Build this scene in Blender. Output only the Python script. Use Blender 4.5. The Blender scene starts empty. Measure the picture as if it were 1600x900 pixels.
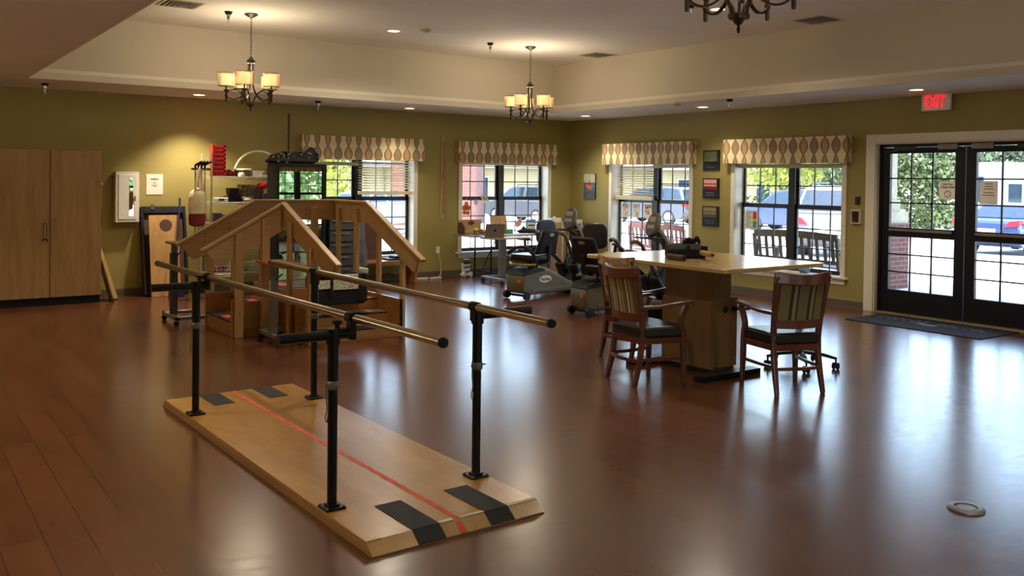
import bpy, bmesh, math, random
from mathutils import Vector, Matrix
random.seed(7)
C = bpy.context.scene.collection
S = bpy.context.scene
PI = math.pi
def R(d): return math.radians(d)

# ---------------------------------------------------------------- camera
cd = bpy.data.cameras.new('camera'); cam = bpy.data.objects.new('camera', cd); C.objects.link(cam)
yaw, pit, rol = 0.9537, -0.0193, 0.0127
fw = Vector((math.cos(yaw)*math.cos(pit), math.sin(yaw)*math.cos(pit), math.sin(pit)))
rt = Vector((math.sin(yaw), -math.cos(yaw), 0)); up = rt.cross(fw)
r2 = rt*math.cos(rol)+up*math.sin(rol); u2 = -rt*math.sin(rol)+up*math.cos(rol)
m = Matrix((r2, u2, -fw)).transposed().to_4x4(); m.translation = (-10.6032, -13.0696, 1.65)
cam.matrix_world = m
cd.sensor_width = 36; cd.lens = 1410.76/1600*36
cd.shift_y = -(450-308.04)/1600
cd.clip_start = .05; cd.clip_end = 400
S.camera = cam
# ---------------------------------------------------------------- light
SKY, SUN, EXPO = 0.72, 3.4, 1.4
DOWN, CHAN = 72.0, 13.0
w = bpy.data.worlds.new('sky'); S.world = w; w.use_nodes = True
nt = w.node_tree; nt.nodes.clear()
sky = nt.nodes.new('ShaderNodeTexSky'); sky.sky_type = 'NISHITA'; sky.sun_disc = False
sky.sun_elevation = R(62); sky.sun_rotation = R(225); sky.air_density = 1.2; sky.dust_density = 1.5
bg = nt.nodes.new('ShaderNodeBackground'); bg.inputs[1].default_value = SKY
wo = nt.nodes.new('ShaderNodeOutputWorld')
nt.links.new(sky.outputs[0], bg.inputs[0]); nt.links.new(bg.outputs[0], wo.inputs[0])
sl = bpy.data.lights.new('sun', 'SUN'); sl.energy = SUN; sl.angle = R(.6); sl.color = (1, .95, .87)
so = bpy.data.objects.new('sun', sl); C.objects.link(so)
so.rotation_euler = Vector((.30, .36, -.88)).to_track_quat('-Z', 'Y').to_euler()
S.view_settings.view_transform = 'Standard'; S.view_settings.look = 'None'
S.view_settings.exposure = EXPO; S.view_settings.gamma = 1; S.view_settings.use_curve_mapping = False
try:
    cy = S.cycles
    cy.max_bounces = 9; cy.diffuse_bounces = 5; cy.glossy_bounces = 4; cy.transmission_bounces = 6; cy.transparent_max_bounces = 16
    cy.caustics_reflective = False; cy.caustics_refractive = False; cy.sample_clamp_indirect = 4.0
    cy.use_denoising = True; cy.use_adaptive_sampling = True; cy.adaptive_threshold = 0.02
except Exception: pass

# ---------------------------------------------------------------- materials
def lin(c):
    return tuple(((x/255)/12.92 if x/255 <= .04045 else ((x/255+.055)/1.055)**2.4) for x in c)+(1,)
MATS = {}
def newmat(n):
    k = bpy.data.materials.new(n); k.use_nodes = True; MATS[n] = k
    return k, k.node_tree, k.node_tree.nodes['Principled BSDF']
def nd(t, ty, **kw):
    n = t.nodes.new(ty)
    for a, b in kw.items(): setattr(n, a, b)
    return n
def mth(t, op, a, b=None, c=None):
    n = t.nodes.new('ShaderNodeMath'); n.operation = op
    for i, v in enumerate((a, b, c)):
        if v is None: continue
        if isinstance(v, (int, float)): n.inputs[i].default_value = v
        else: t.links.new(v, n.inputs[i])
    return n.outputs[0]
def mixc(t, f, a, b):
    n = t.nodes.new('ShaderNodeMix'); n.data_type = 'RGBA'
    for i, v in ((0, f), (6, a), (7, b)):
        if isinstance(v, (int, float)): n.inputs[i].default_value = v
        elif isinstance(v, tuple): n.inputs[i].default_value = v
        else: t.links.new(v, n.inputs[i])
    return n.outputs[2]
def coord(t, kind='Object', scale=(1,1,1), rot=(0,0,0)):
    tc = nd(t, 'ShaderNodeTexCoord'); mp = nd(t, 'ShaderNodeMapping')
    mp.inputs['Scale'].default_value = scale; mp.inputs['Rotation'].default_value = rot
    t.links.new(tc.outputs[kind], mp.inputs[0]); return mp.outputs[0]
def noise(t, vec, scale, det=3, rough=.5):
    n = nd(t, 'ShaderNodeTexNoise'); n.inputs['Scale'].default_value = scale
    n.inputs['Detail'].default_value = det; n.inputs['Roughness'].default_value = rough
    t.links.new(vec, n.inputs['Vector']); return n.outputs['Fac']
def ramp(t, f, stops):
    r = nd(t, 'ShaderNodeValToRGB'); e = r.color_ramp.elements
    while len(e) < len(stops): e.new(.5)
    for i, (p, c) in enumerate(stops): e[i].position = p; e[i].color = c
    t.links.new(f, r.inputs[0]); return r.outputs[0]
def bump(t, b, h, st, dist=.01):
    n = nd(t, 'ShaderNodeBump'); n.inputs['Strength'].default_value = st; n.inputs['Distance'].default_value = dist
    t.links.new(h, n.inputs['Height']); t.links.new(n.outputs[0], b.inputs['Normal'])
def mat(n, col, rough=.5, metal=0, var=.06, sc=8, bmp=0, spec=.5, coat=0, emit=0):
    k, t, b = newmat(n); c = lin(col)
    v = noise(t, coord(t), sc)
    d = tuple(x*(1-var*2.2) for x in c[:3])+(1,); l = tuple(min(1, x*(1+var*2.2)) for x in c[:3])+(1,)
    t.links.new(ramp(t, v, [(.3, d), (.7, l)]), b.inputs['Base Color'])
    b.inputs['Roughness'].default_value = rough; b.inputs['Metallic'].default_value = metal
    b.inputs['Specular IOR Level'].default_value = spec; b.inputs['Coat Weight'].default_value = coat
    if bmp: bump(t, b, noise(t, coord(t), sc*12), bmp, .004)
    if emit: b.inputs['Emission Color'].default_value = c; b.inputs['Emission Strength'].default_value = emit
    return k
def wood(n, c1, c2, axis=2, sc=14, rough=.45, coat=0, streak=.09):
    k, t, b = newmat(n); s = [1, 1, 1]; s[axis] = streak
    co = coord(t, scale=tuple(s)); f = noise(t, co, sc, 5, .62)
    g = noise(t, co, sc*5, 3, .7)
    h = mth(t, 'ADD', mth(t, 'MULTIPLY', f, .7), mth(t, 'MULTIPLY', g, .3))
    t.links.new(ramp(t, h, [(.36, lin(c1)), (.5, tuple((p+q)/2 for p, q in zip(lin(c1), lin(c2)))), (.66, lin(c2))]), b.inputs['Base Color'])
    b.inputs['Roughness'].default_value = rough; b.inputs['Coat Weight'].default_value = coat; b.inputs['Coat Roughness'].default_value = .2
    bump(t, b, g, .06, .003); return k
def glow(n, col, st):
    k, t, b = newmat(n); b.inputs['Base Color'].default_value = lin(col); b.inputs['Roughness'].default_value = .6
    b.inputs['Emission Color'].default_value = lin(col); b.inputs['Emission Strength'].default_value = st; return k

mat('wall_paint', (152,138,76), .75, var=.03, sc=1.2, bmp=.02)
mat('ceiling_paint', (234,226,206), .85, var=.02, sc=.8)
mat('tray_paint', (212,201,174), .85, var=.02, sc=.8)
mat('trim_white', (222,214,192), .45, var=.02, sc=2)
mat('base_grey', (98,86,70), .6, var=.05, sc=3)
mat('sash_black', (26,25,27), .4, var=.08)
mat('door_black', (13,14,17), .45, var=.08, spec=.3)
mat('black_metal', (20,21,22), .35, metal=.3, var=.1)
mat('black_plastic', (20,20,22), .5, var=.1, spec=.3)
mat('black_fabric', (20,20,23), .85, var=.2, sc=20, bmp=.2)
mat('dark_grey', (62,62,62), .5, var=.08)
mat('grey_metal', (128,124,116), .4, metal=.5, var=.06)
mat('grey_shell', (92,82,52), .42, var=.04)
mat('chrome', (205,203,196), .22, metal=1, var=.03)
mat('steel', (168,160,146), .3, metal=1, var=.05)
mat('bronze', (70,60,46), .38, metal=.8, var=.15, sc=20)
mat('white_plastic', (222,218,206), .4, var=.02)
mat('zinc_wire', (196,192,178), .38, metal=.55, var=.03)
mat('cabinet_black', (15,18,14), .6, var=.1, spec=.2)
mat('cane_grey', (176,170,156), .4, metal=.2)
mat('trim_outdoor', (150,146,136), .6)
mat('cream', (216,204,166), .6, var=.04)
mat('paper', (226,220,204), .8, var=.02)
mat('red_plastic', (196,34,36), .4, var=.06)
mat('red_dark', (120,22,26), .8, var=.12, bmp=.2)
mat('orange', (214,92,40), .6, var=.1)
mat('tape_red', (232,84,56), .6, var=.12, sc=30)
mat('blue_dark', (30,38,92), .5, var=.1)
mat('navy', (22,27,42), .6, var=.15)
mat('olive_yellow', (132,122,40), .45, var=.08)
mat('canvas', (206,190,150), .9, var=.08, sc=10, bmp=.2)
mat('cardboard', (176,142,98), .85, var=.05)
mat('kraft_brown', (86,56,40), .7, var=.12)
mat('green_soft', (74,140,70), .6, var=.1)
mat('yellow_soft', (214,204,70), .6, var=.1)
mat('pink_soft', (226,164,156), .7, var=.08)
mat('blue_soft', (90,140,180), .6, var=.1)
mat('grey_cloth', (96,94,96), .9, var=.2, sc=6, bmp=.2)
mat('screen', (34,36,42), .15, var=.05)
mat('laptop_grey', (140,132,122), .4, metal=.3, var=.03)
mat('tread_rubber', (38,36,34), .8, var=.15, sc=60, bmp=.3)
mat('grip_black', (34,33,32), .7, var=.2, sc=80, bmp=.3)
mat('leather', (30,26,24), .32, var=.15, sc=30, bmp=.15)
mat('rubber', (16,16,16), .7, var=.1)
mat('brass', (150,120,60), .35, metal=.8)
wood('cabinet_oak', (146,112,66), (172,138,88), 2, 16, .45)
wood('maple', (172,138,90), (190,156,106), 0, 10, .42)
wood('maple_v', (172,136,84), (192,156,102), 2, 10, .42)
wood('ply', (166,118,54), (192,146,76), 1, 5, .26, coat=.35, streak=.2)
wood('ply_edge', (120,88,50), (176,134,80), 1, 60, .6, streak=.02)
wood('ply_board', (176,130,72), (206,162,100), 2, 9, .6, streak=.35)
wood('step_wood', (140,96,52), (170,122,70), 0, 12, .38)
wood('chair_wood', (74,34,20), (106,54,33), 2, 12, .3, coat=.3)
wood('table_top', (176,146,92), (198,168,112), 1, 8, .22, coat=.3)
wood('table_base', (104,75,45), (124,92,56), 2, 12, .42)
wood('desk_wood', (150,92,50), (178,116,66), 0, 10, .35)
wood('plank', (168,136,84), (190,158,104), 2, 10, .5)
wood('ruler_wood', (150,92,44), (178,118,60), 2, 10, .5)
wood('porch_wood', (72,58,50), (96,78,66), 2, 8, .6)

def floor_mat():
    k, t, b = newmat('floor_planks'); co = coord(t, rot=(0, 0, R(90)))
    br = nd(t, 'ShaderNodeTexBrick'); t.links.new(co, br.inputs['Vector'])
    br.inputs['Scale'].default_value = 1; br.inputs['Brick Width'].default_value = 1.22; br.inputs['Row Height'].default_value = .178
    br.inputs['Mortar Size'].default_value = .0035; br.inputs['Mortar Smooth'].default_value = .2; br.offset = .37
    br.inputs['Color1'].default_value = lin((88,48,27)); br.inputs['Color2'].default_value = lin((108,63,39)); br.inputs['Mortar'].default_value = lin((30,16,9))
    g = noise(t, coord(t, scale=(1, .12, 1)), 9, 4, .6)
    col = mixc(t, .4, br.outputs['Color'], ramp(t, g, [(.3, lin((74,40,24))), (.7, lin((116,70,44)))]))
    t.links.new(col, b.inputs['Base Color'])
    g2 = noise(t, coord(t, scale=(.25, 1, 1)), 26, 3)
    t.links.new(mth(t, 'ADD', mth(t, 'MULTIPLY', g2, .14), .16), b.inputs['Roughness']); b.inputs['Specular IOR Level'].default_value = .75; b.inputs['Coat Weight'].default_value = .12; b.inputs['Coat Roughness'].default_value = .2
floor_mat()
def brick_mat(n, c1, c2, mo, ax='x'):
    k, t, b = newmat(n); tc = nd(t, 'ShaderNodeTexCoord'); sp = nd(t, 'ShaderNodeSeparateXYZ'); cb = nd(t, 'ShaderNodeCombineXYZ')
    t.links.new(tc.outputs['Object'], sp.inputs[0])
    t.links.new(mth(t, 'ADD', sp.outputs[0], sp.outputs[1]), cb.inputs[0]); t.links.new(sp.outputs[2], cb.inputs[1])
    br = nd(t, 'ShaderNodeTexBrick'); t.links.new(cb.outputs[0], br.inputs[0]); br.inputs['Scale'].default_value = 1
    br.inputs['Brick Width'].default_value = .21; br.inputs['Row Height'].default_value = .075; br.inputs['Mortar Size'].default_value = .008
    br.inputs['Color1'].default_value = lin(c1); br.inputs['Color2'].default_value = lin(c2); br.inputs['Mortar'].default_value = lin(mo)
    t.links.new(br.outputs[0], b.inputs[0]); b.inputs['Roughness'].default_value = .85
brick_mat('brick_red', (89,41,32), (107,57,44), (112,100,91))
def siding():
    k, t, b = newmat('siding_yellow'); tc = nd(t, 'ShaderNodeTexCoord'); sp = nd(t, 'ShaderNodeSeparateXYZ'); t.links.new(tc.outputs['Object'], sp.inputs[0])
    f = mth(t, 'FRACT', mth(t, 'MULTIPLY', sp.outputs[2], 6.5))
    t.links.new(ramp(t, f, [(.0, lin((87,78,51))), (.1, lin((116,108,75))), (1, lin((124,115,84)))]), b.inputs[0]); b.inputs['Roughness'].default_value = .7
siding()
def fabric():
    k, t, b = newmat('valance_fabric'); tc = nd(t, 'ShaderNodeTexCoord'); sp = nd(t, 'ShaderNodeSeparateXYZ'); t.links.new(tc.outputs['Object'], sp.inputs[0])
    P = .172; x = mth(t, 'ADD', mth(t, 'DIVIDE', mth(t, 'ADD', sp.outputs[0], sp.outputs[1]), P), 40.0)
    cell = mth(t, 'FLOOR', x); u = mth(t, 'SUBTRACT', mth(t, 'FRACT', x), .5); au = mth(t, 'ABSOLUTE', u)
    s = mth(t, 'SINE', mth(t, 'MULTIPLY', sp.outputs[2], PI/.235))
    wd = mth(t, 'ADD', mth(t, 'MAXIMUM', mth(t, 'MULTIPLY', s, -.35), mth(t, 'MULTIPLY', s, .20)), .08)
    inside = mth(t, 'LESS_THAN', au, wd); core = mth(t, 'LESS_THAN', au, mth(t, 'SUBTRACT', mth(t, 'MULTIPLY', wd, .72), .07))
    odd = mth(t, 'MODULO', cell, 2.0)
    lat = mth(t, 'MAXIMUM', mth(t, 'GREATER_THAN', mth(t, 'FRACT', mth(t, 'MULTIPLY', sp.outputs[2], 62)), .62), mth(t, 'GREATER_THAN', mth(t, 'FRACT', mth(t, 'MULTIPLY', u, 6.5)), .72))
    orange = mixc(t, lat, lin((206,180,130)), lin((170,118,70)))
    grey = mixc(t, mth(t, 'GREATER_THAN', mth(t, 'FRACT', mth(t, 'MULTIPLY', u, 14)), .6), lin((156,138,108)), lin((138,120,92)))
    c = mixc(t, inside, lin((222,204,160)), lin((142,120,86)))
    edge = mth(t, 'MULTIPLY', inside, mth(t, 'GREATER_THAN', au, mth(t, 'SUBTRACT', wd, .035)))
    c = mixc(t, edge, c, lin((104,84,56)))
    c = mixc(t, core, c, mixc(t, odd, grey, orange))
    t.links.new(c, b.inputs[0]); b.inputs['Roughness'].default_value = .9
fabric()
def stripes(n, cols, per, axis=0, rough=.85):
    k, t, b = newmat(n); tc = nd(t, 'ShaderNodeTexCoord'); sp = nd(t, 'ShaderNodeSeparateXYZ'); t.links.new(tc.outputs['Object'], sp.inputs[0])
    f = mth(t, 'FRACT', mth(t, 'DIVIDE', mth(t, 'ADD', sp.outputs[axis], 5.0), per))
    r = nd(t, 'ShaderNodeValToRGB'); r.color_ramp.interpolation = 'CONSTANT'; e = r.color_ramp.elements
    while len(e) < len(cols): e.new(.5)
    for i, (p, c) in enumerate(cols): e[i].position = p; e[i].color = lin(c)
    t.links.new(f, r.inputs[0]); t.links.new(r.outputs[0], b.inputs[0]); b.inputs['Roughness'].default_value = rough
    return k
stripes('stripe_fabric', [(0, (112,92,58)), (.3, (66,52,36)), (.42, (196,182,140)), (.62, (66,52,36)), (.74, (150,130,88))], .105)
stripes('stripe_green', [(0, (112,104,66)), (.55, (58,36,26)), (.72, (134,124,84)), (.9, (58,36,26))], .155)
mat('floral', (150,122,88), .85, var=.35, sc=22)
def rail_mat():
    k, t, b = newmat('ribbed_steel'); b.inputs['Base Color'].default_value = lin((176,166,148)); b.inputs['Metallic'].default_value = 1; b.inputs['Roughness'].default_value = .25
rail_mat()
def glass(n, tint=(1,1,1,1), refl=.1):
    k = bpy.data.materials.new(n); k.use_nodes = True; MATS[n] = k; t = k.node_tree; t.nodes.clear()
    tr = nd(t, 'ShaderNodeBsdfTransparent'); tr.inputs[0].default_value = tint
    gl = nd(t, 'ShaderNodeBsdfGlossy'); gl.inputs['Roughness'].default_value = .02
    lw = nd(t, 'ShaderNodeLayerWeight'); lw.inputs[0].default_value = refl
    mx = nd(t, 'ShaderNodeMixShader'); o = nd(t, 'ShaderNodeOutputMaterial')
    t.links.new(lw.outputs['Fresnel'], mx.inputs[0]); t.links.new(tr.outputs[0], mx.inputs[1]); t.links.new(gl.outputs[0], mx.inputs[2]); t.links.new(mx.outputs[0], o.inputs[0])
glass('window_glass'); glass('clear_plastic', (.86,.9,.92,1), .2)
def sheer():
    k = bpy.data.materials.new('sheer_shade'); k.use_nodes = True; MATS['sheer_shade'] = k; t = k.node_tree; t.nodes.clear()
    tr = nd(t, 'ShaderNodeBsdfTransparent'); df = nd(t, 'ShaderNodeBsdfDiffuse'); df.inputs[0].default_value = lin((214,190,146))
    tl = nd(t, 'ShaderNodeBsdfTranslucent'); tl.inputs[0].default_value = lin((224,196,146)); m2 = nd(t, 'ShaderNodeMixShader'); m1 = nd(t, 'ShaderNodeMixShader'); o = nd(t, 'ShaderNodeOutputMaterial')
    m2.inputs[0].default_value = .5; m1.inputs[0].default_value = .5
    t.links.new(df.outputs[0], m2.inputs[1]); t.links.new(tl.outputs[0], m2.inputs[2]); t.links.new(tr.outputs[0], m1.inputs[1]); t.links.new(m2.outputs[0], m1.inputs[2]); t.links.new(m1.outputs[0], o.inputs[0])
sheer()
k, t, b = newmat('mirror'); b.inputs['Base Color'].default_value = (.86,.9,.87,1); b.inputs['Metallic'].default_value = 1; b.inputs['Roughness'].default_value = .01
def leafmat(n, c1, c2):
    k, t, b = newmat(n); b.inputs['Roughness'].default_value = .6
    t.links.new(ramp(t, noise(t, coord(t), 1.7, 4), [(.3, lin(c1)), (.7, lin(c2))]), b.inputs[0])
    b.inputs['Transmission Weight'].default_value = 0
leafmat('leaf_dark', (40,54,34), (86,100,66)); leafmat('leaf_mid', (54,72,40), (106,120,74)); leafmat('leaf_bright', (108,122,34), (168,172,70)); leafmat('leaf_sunlit', (110,140,70), (170,186,120))  # last leaf colour is lightened, standing in for sun on the backlit south trees
mat('bark', (92,78,66), .9, var=.2); mat('concrete', (206,204,198), .85, var=.05, sc=2); mat('asphalt', (176,174,170), .9, var=.06, sc=3)
mat('lawn', (120,140,70), .95, var=.25, sc=6); mat('car_blue', (44,60,100), .35, coat=.4, var=.03); mat('car_navy', (36,50,88), .25, coat=1, var=.03)
mat('car_silver', (76,81,88), .4, coat=.3, var=.02); mat('car_white', (111,115,122), .4, coat=.3, var=.02); mat('car_glass', (35,48,57), .08, var=.1)
mat('tyre', (36,36,38), .8); mat('hub', (190,192,196), .35, metal=.5); mat('tail_red', (206,30,44), .3); mat('bus_white', (134,139,146), .4, var=.02)
mat('roof_grey', (120,116,112), .9); mat('stone_cream', (170,162,140), .8)
mat('exit_white', (226,222,204), .5); glow('exit_red', (255,20,40), .75)
glow('lamp_warm', (255,214,150), 3.0); glow('bulb_glow', (255,212,146), .62); glow('bulb_dim', (226,196,140), .55)

# ---------------------------------------------------------------- mesh builder
class M:
    def __init__(s, o=(0,0,0)): s.v = []; s.f = []; s.mi = []; s.o = Vector(o); s.m = 0; s.mats = []; s.X = None
    def use(s, name):
        if name not in s.mats: s.mats.append(name)
        s.m = s.mats.index(name); return s
    def add(s, vs, fs):
        n = len(s.v)
        for q in vs:
            q = Vector(q)
            if s.X is not None: q = s.X @ q
            s.v.append(q-s.o)
        for f in fs: s.f.append(tuple(n+i for i in f)); s.mi.append(s.m)
        return s
    def box(s, a, b):
        x0, x1 = sorted((a[0], b[0])); y0, y1 = sorted((a[1], b[1])); z0, z1 = sorted((a[2], b[2]))
        return s.add([(x0,y0,z0),(x1,y0,z0),(x1,y1,z0),(x0,y1,z0),(x0,y0,z1),(x1,y0,z1),(x1,y1,z1),(x0,y1,z1)],
              [(0,3,2,1),(4,5,6,7),(0,1,5,4),(1,2,6,5),(2,3,7,6),(3,0,4,7)])
    def cbox(s, c, d): return s.box([c[i]-d[i]/2 for i in range(3)], [c[i]+d[i]/2 for i in range(3)])
    def sweep(s, pts, sec, closed=False, upv=(0,0,1), scales=None, cap=True):
        pts = [Vector(p) for p in pts]; n = len(sec); vs = []; L = len(pts); prev = None
        for i, p in enumerate(pts):
            if closed: d = pts[(i+1) % L]-pts[i-1]
            else: d = pts[min(i+1, L-1)]-pts[max(i-1, 0)]
            d.normalize(); u = Vector(upv)
            if abs(d.dot(u)) > .97: u = prev if prev is not None and abs(d.dot(prev)) < .9 else Vector((0, 1, 0)) if abs(d.y) < .9 else Vector((1, 0, 0))
            a = d.cross(u).normalized(); b_ = a.cross(d).normalized(); prev = b_
            k = scales[i] if scales else 1
            for (x, y) in sec: vs.append(p+a*x*k+b_*y*k)
        fs = []
        for i in range(L if closed else L-1):
            j = (i+1) % L
            for q in range(n):
                r = (q+1) % n; fs.append((i*n+q, i*n+r, j*n+r, j*n+q))
        if not closed and cap: fs.append(tuple(range(n))[::-1]); fs.append(tuple((L-1)*n+q for q in range(n)))
        return s.add(vs, fs)
    def tube(s, pts, r, n=8, closed=False, scales=None, upv=(0,0,1)):
        return s.sweep(pts, [(r*math.cos(2*PI*i/n), r*math.sin(2*PI*i/n)) for i in range(n)], closed, upv, scales)
    def bar(s, pts, w_, h_, upv=(0,0,1), scales=None): return s.sweep(pts, [(-w_/2,-h_/2),(w_/2,-h_/2),(w_/2,h_/2),(-w_/2,h_/2)], False, upv, scales)
    def cyl(s, p, q, r, r1=None, n=16):
        return s.tube([p, q], r, n, scales=[1, (r if r1 is None else r1)/r])
    def lathe(s, prof, c=(0,0,0), n=20, ax='z'):
        vs = []; fs = []; L = len(prof)
        for (r, z) in prof:
            for i in range(n):
                a = 2*PI*i/n; q = (r*math.cos(a), r*math.sin(a), z)
                if ax == 'x': q = (q[2], q[0], q[1])
                if ax == 'y': q = (q[0], q[2], q[1])
                vs.append((c[0]+q[0], c[1]+q[1], c[2]+q[2]))
        for i in range(L-1):
            for j in range(n):
                k = (j+1) % n; f = (i*n+j, i*n+k, (i+1)*n+k, (i+1)*n+j)
                fs.append(f if ax != 'y' else f[::-1])
        lo = tuple(range(n))[::-1]; hi = tuple((L-1)*n+j for j in range(n))
        if ax == 'y': lo, hi = lo[::-1], hi[::-1]
        fs += [lo, hi]; return s.add(vs, fs)
    def prism(s, poly, ax, a, b):
        n = len(poly)
        def P(u, v, w_): return (w_, u, v) if ax == 'x' else (u, w_, v) if ax == 'y' else (u, v, w_)
        ar = sum(poly[i][0]*poly[(i+1) % n][1]-poly[(i+1) % n][0]*poly[i][1] for i in range(n))
        if (ar < 0) != (ax == 'y'): poly = poly[::-1]
        vs = [P(u, v, a) for u, v in poly]+[P(u, v, b) for u, v in poly]
        if a > b: vs = vs[n:]+vs[:n]
        return s.add(vs, [tuple(range(n))[::-1], tuple(range(n, 2*n))]+[(i, (i+1) % n, n+(i+1) % n, n+i) for i in range(n)])
    def sphere(s, c, r, n=12, k=8):
        rx, ry, rz = (r, r, r) if isinstance(r, (int, float)) else r; vs = []; fs = []
        for i in range(k+1):
            th = PI*i/k
            for j in range(n): a = 2*PI*j/n; vs.append((c[0]+rx*math.sin(th)*math.cos(a), c[1]+ry*math.sin(th)*math.sin(a), c[2]-rz*math.cos(th)))
        for i in range(k):
            for j in range(n): q = (j+1) % n; fs.append((i*n+j, i*n+q, (i+1)*n+q, (i+1)*n+j))
        return s.add(vs, fs)
    def quad(s, a, b, c, d): return s.add([a, b, c, d], [(0,1,2,3)])
    def build(s, name, m=None, parent=None, bevel=0, smooth=False, seg=2, solid=0, sub=0, loc=None):
        me = bpy.data.meshes.new(name); me.from_pydata(s.v, [], s.f)
        for nm in (s.mats if s.mats else [m]): me.materials.append(MATS[nm])
        if s.mats: me.polygons.foreach_set('material_index', s.mi)
        bb = bmesh.new(); bb.from_mesh(me); bmesh.ops.recalc_face_normals(bb, faces=bb.faces); bb.to_mesh(me); bb.free()
        if smooth:
            me.polygons.foreach_set('use_smooth', [True]*len(me.polygons)); me.set_sharp_from_angle(angle=R(42))
        me.update(); o = bpy.data.objects.new(name, me); C.objects.link(o)
        if parent: o.parent = parent
        elif loc is None: o.location = s.o
        if loc is not None: o.location = loc
        if sub: md = o.modifiers.new('sub', 'SUBSURF'); md.levels = sub; md.render_levels = sub
        if solid: md = o.modifiers.new('solid', 'SOLIDIFY'); md.thickness = solid; md.offset = 0
        if bevel: md = o.modifiers.new('bevel', 'BEVEL'); md.width = bevel; md.segments = seg; md.limit_method = 'ANGLE'; md.angle_limit = R(40)
        return o
def tag(o, label, cat, group=None, kind=None):
    o['label'] = label; o['category'] = cat
    if group: o['group'] = group
    if kind: o['kind'] = kind
    return o
def thing(name, label, cat, loc=(0,0,0), rz=0, group=None):
    o = bpy.data.objects.new(name, None); C.objects.link(o); o.location = loc; o.rotation_euler = (0, 0, rz); o.empty_display_size = .1
    return tag(o, label, cat, group)
def struct(name, o): o['kind'] = 'structure'; return o
def kids(o): return [c for c in bpy.data.objects if c.parent == o]
def dup(root, loc=None, rz=None, label=None, group=None):
    r = root.copy(); C.objects.link(r)
    if loc is not None: r.location = loc
    if rz is not None: r.rotation_euler = (0, 0, rz)
    if label: r['label'] = label
    if group: r['group'] = group
    for ch in kids(root):
        c = ch.copy(); C.objects.link(c); c.parent = r
        for g in kids(ch): d = g.copy(); C.objects.link(d); d.parent = c
    return r
def text(name, s, size, m, parent=None, loc=(0,0,0), rot=(0,0,0), ext=.001, align='CENTER', bold=0):
    cu = bpy.data.curves.new(name, 'FONT'); cu.body = s; cu.size = size; cu.extrude = ext; cu.align_x = align; cu.align_y = 'CENTER'; cu.offset = bold
    cu.resolution_u = 3; cu.materials.append(MATS[m]); o = bpy.data.objects.new(name, cu); C.objects.link(o); o.location = loc; o.rotation_euler = rot
    me = bpy.data.meshes.new_from_object(o); bpy.data.objects.remove(o); o = bpy.data.objects.new(name, me); C.objects.link(o); o.location = loc; o.rotation_euler = rot
    if parent: o.parent = parent
    return o
def arc(c, r, a0, a1, n, plane='xz'):
    o = []
    for i in range(n+1):
        a = R(a0+(a1-a0)*i/n); u, v = r*math.cos(a), r*math.sin(a)
        o.append((c[0]+u, c[1], c[2]+v) if plane == 'xz' else (c[0], c[1]+u, c[2]+v) if plane == 'yz' else (c[0]+u, c[1]+v, c[2]))
    return o
def spline(pts, n=6):
    P = [Vector(p) for p in pts]; P = [P[0]*2-P[1]]+P+[P[-1]*2-P[-2]]; o = []
    for i in range(1, len(P)-2):
        a, b, c, d = P[i-1:i+3]
        for j in range(n):
            t = j/n; o.append(.5*((2*b)+(c-a)*t+(2*a-5*b+4*c-d)*t*t+(3*b-a-3*c+d)*t**3))
    o.append(P[-2]); return o
# ================================================================ setting: the room
WX, SY, CZ, TZ = -13.0, -13.7, 2.75, 3.52     # west wall, south wall, soffit height, tray height
TX0, TX1, TY0, TY1 = -9.15, -1.475, -12.3, -1.395
st = M(); st.box((WX-.3, SY-.3, -.12), (.02, .02, 0)); struct('floor', st.build('floor', 'floor_planks'))
AW = [-4.243, -1.461]; BW = [-2.082, -4.846]; DC = -7.395; CW = [-1.75, -5.4, -9.0]
HW, Z0, Z1 = .94, .39, 2.19
def wall(name, ax, at, dep, a, b, holes, top):
    mb = M(); cuts = sorted(holes); x = a
    def bx(u0, u1, z0, z1):
        if u1-u0 > 1e-4 and z1-z0 > 1e-4:
            mb.box((u0, at, z0), (u1, at+dep, z1)) if ax == 'x' else mb.box((at, u0, z0), (at+dep, u1, z1))
    for (h0, h1, z0, z1) in cuts:
        bx(x, h0, 0, top); bx(h0, h1, 0, z0); bx(h0, h1, z1, top); x = h1
    bx(x, b, 0, top); return struct(name, mb.build(name, 'wall_paint'))
wall('wall_north', 'x', 0, .27, WX-.27, .27, [(c-HW, c+HW, Z0, Z1) for c in AW], CZ+.05)
wall('wall_east', 'y', 0, .27, SY-.27, 0, [(c-HW, c+HW, Z0, Z1) for c in BW]+[(DC-1.14, DC+1.14, 0, 2.18)], CZ+.05)
wall('wall_south', 'x', SY, -.27, WX-.27, 0, [(c-HW, c+HW, Z0, Z1) for c in CW], CZ+.05)
wall('wall_west', 'y', WX, -.27, SY, 0, [], CZ+.05)
cl = M().use('ceiling_paint')
for a, b in (((WX, TY1, CZ), (0, 0, CZ+.12)), ((TX1, SY, CZ), (0, TY1, CZ+.12)), ((WX, SY, CZ), (TX0, TY1, CZ+.12)), ((TX0, SY, CZ), (TX1, TY0, CZ+.12))): cl.box(a, b)
cl.box((TX0-.1, TY0-.1, TZ), (TX1+.1, TY1+.1, TZ+.1))
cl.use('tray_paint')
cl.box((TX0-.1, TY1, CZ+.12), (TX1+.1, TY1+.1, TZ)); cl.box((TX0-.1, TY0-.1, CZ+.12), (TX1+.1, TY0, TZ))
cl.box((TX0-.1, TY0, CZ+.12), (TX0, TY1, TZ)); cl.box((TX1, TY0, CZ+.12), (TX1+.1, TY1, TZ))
struct('ceiling', cl.build('ceiling'))
tr = M()
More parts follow.
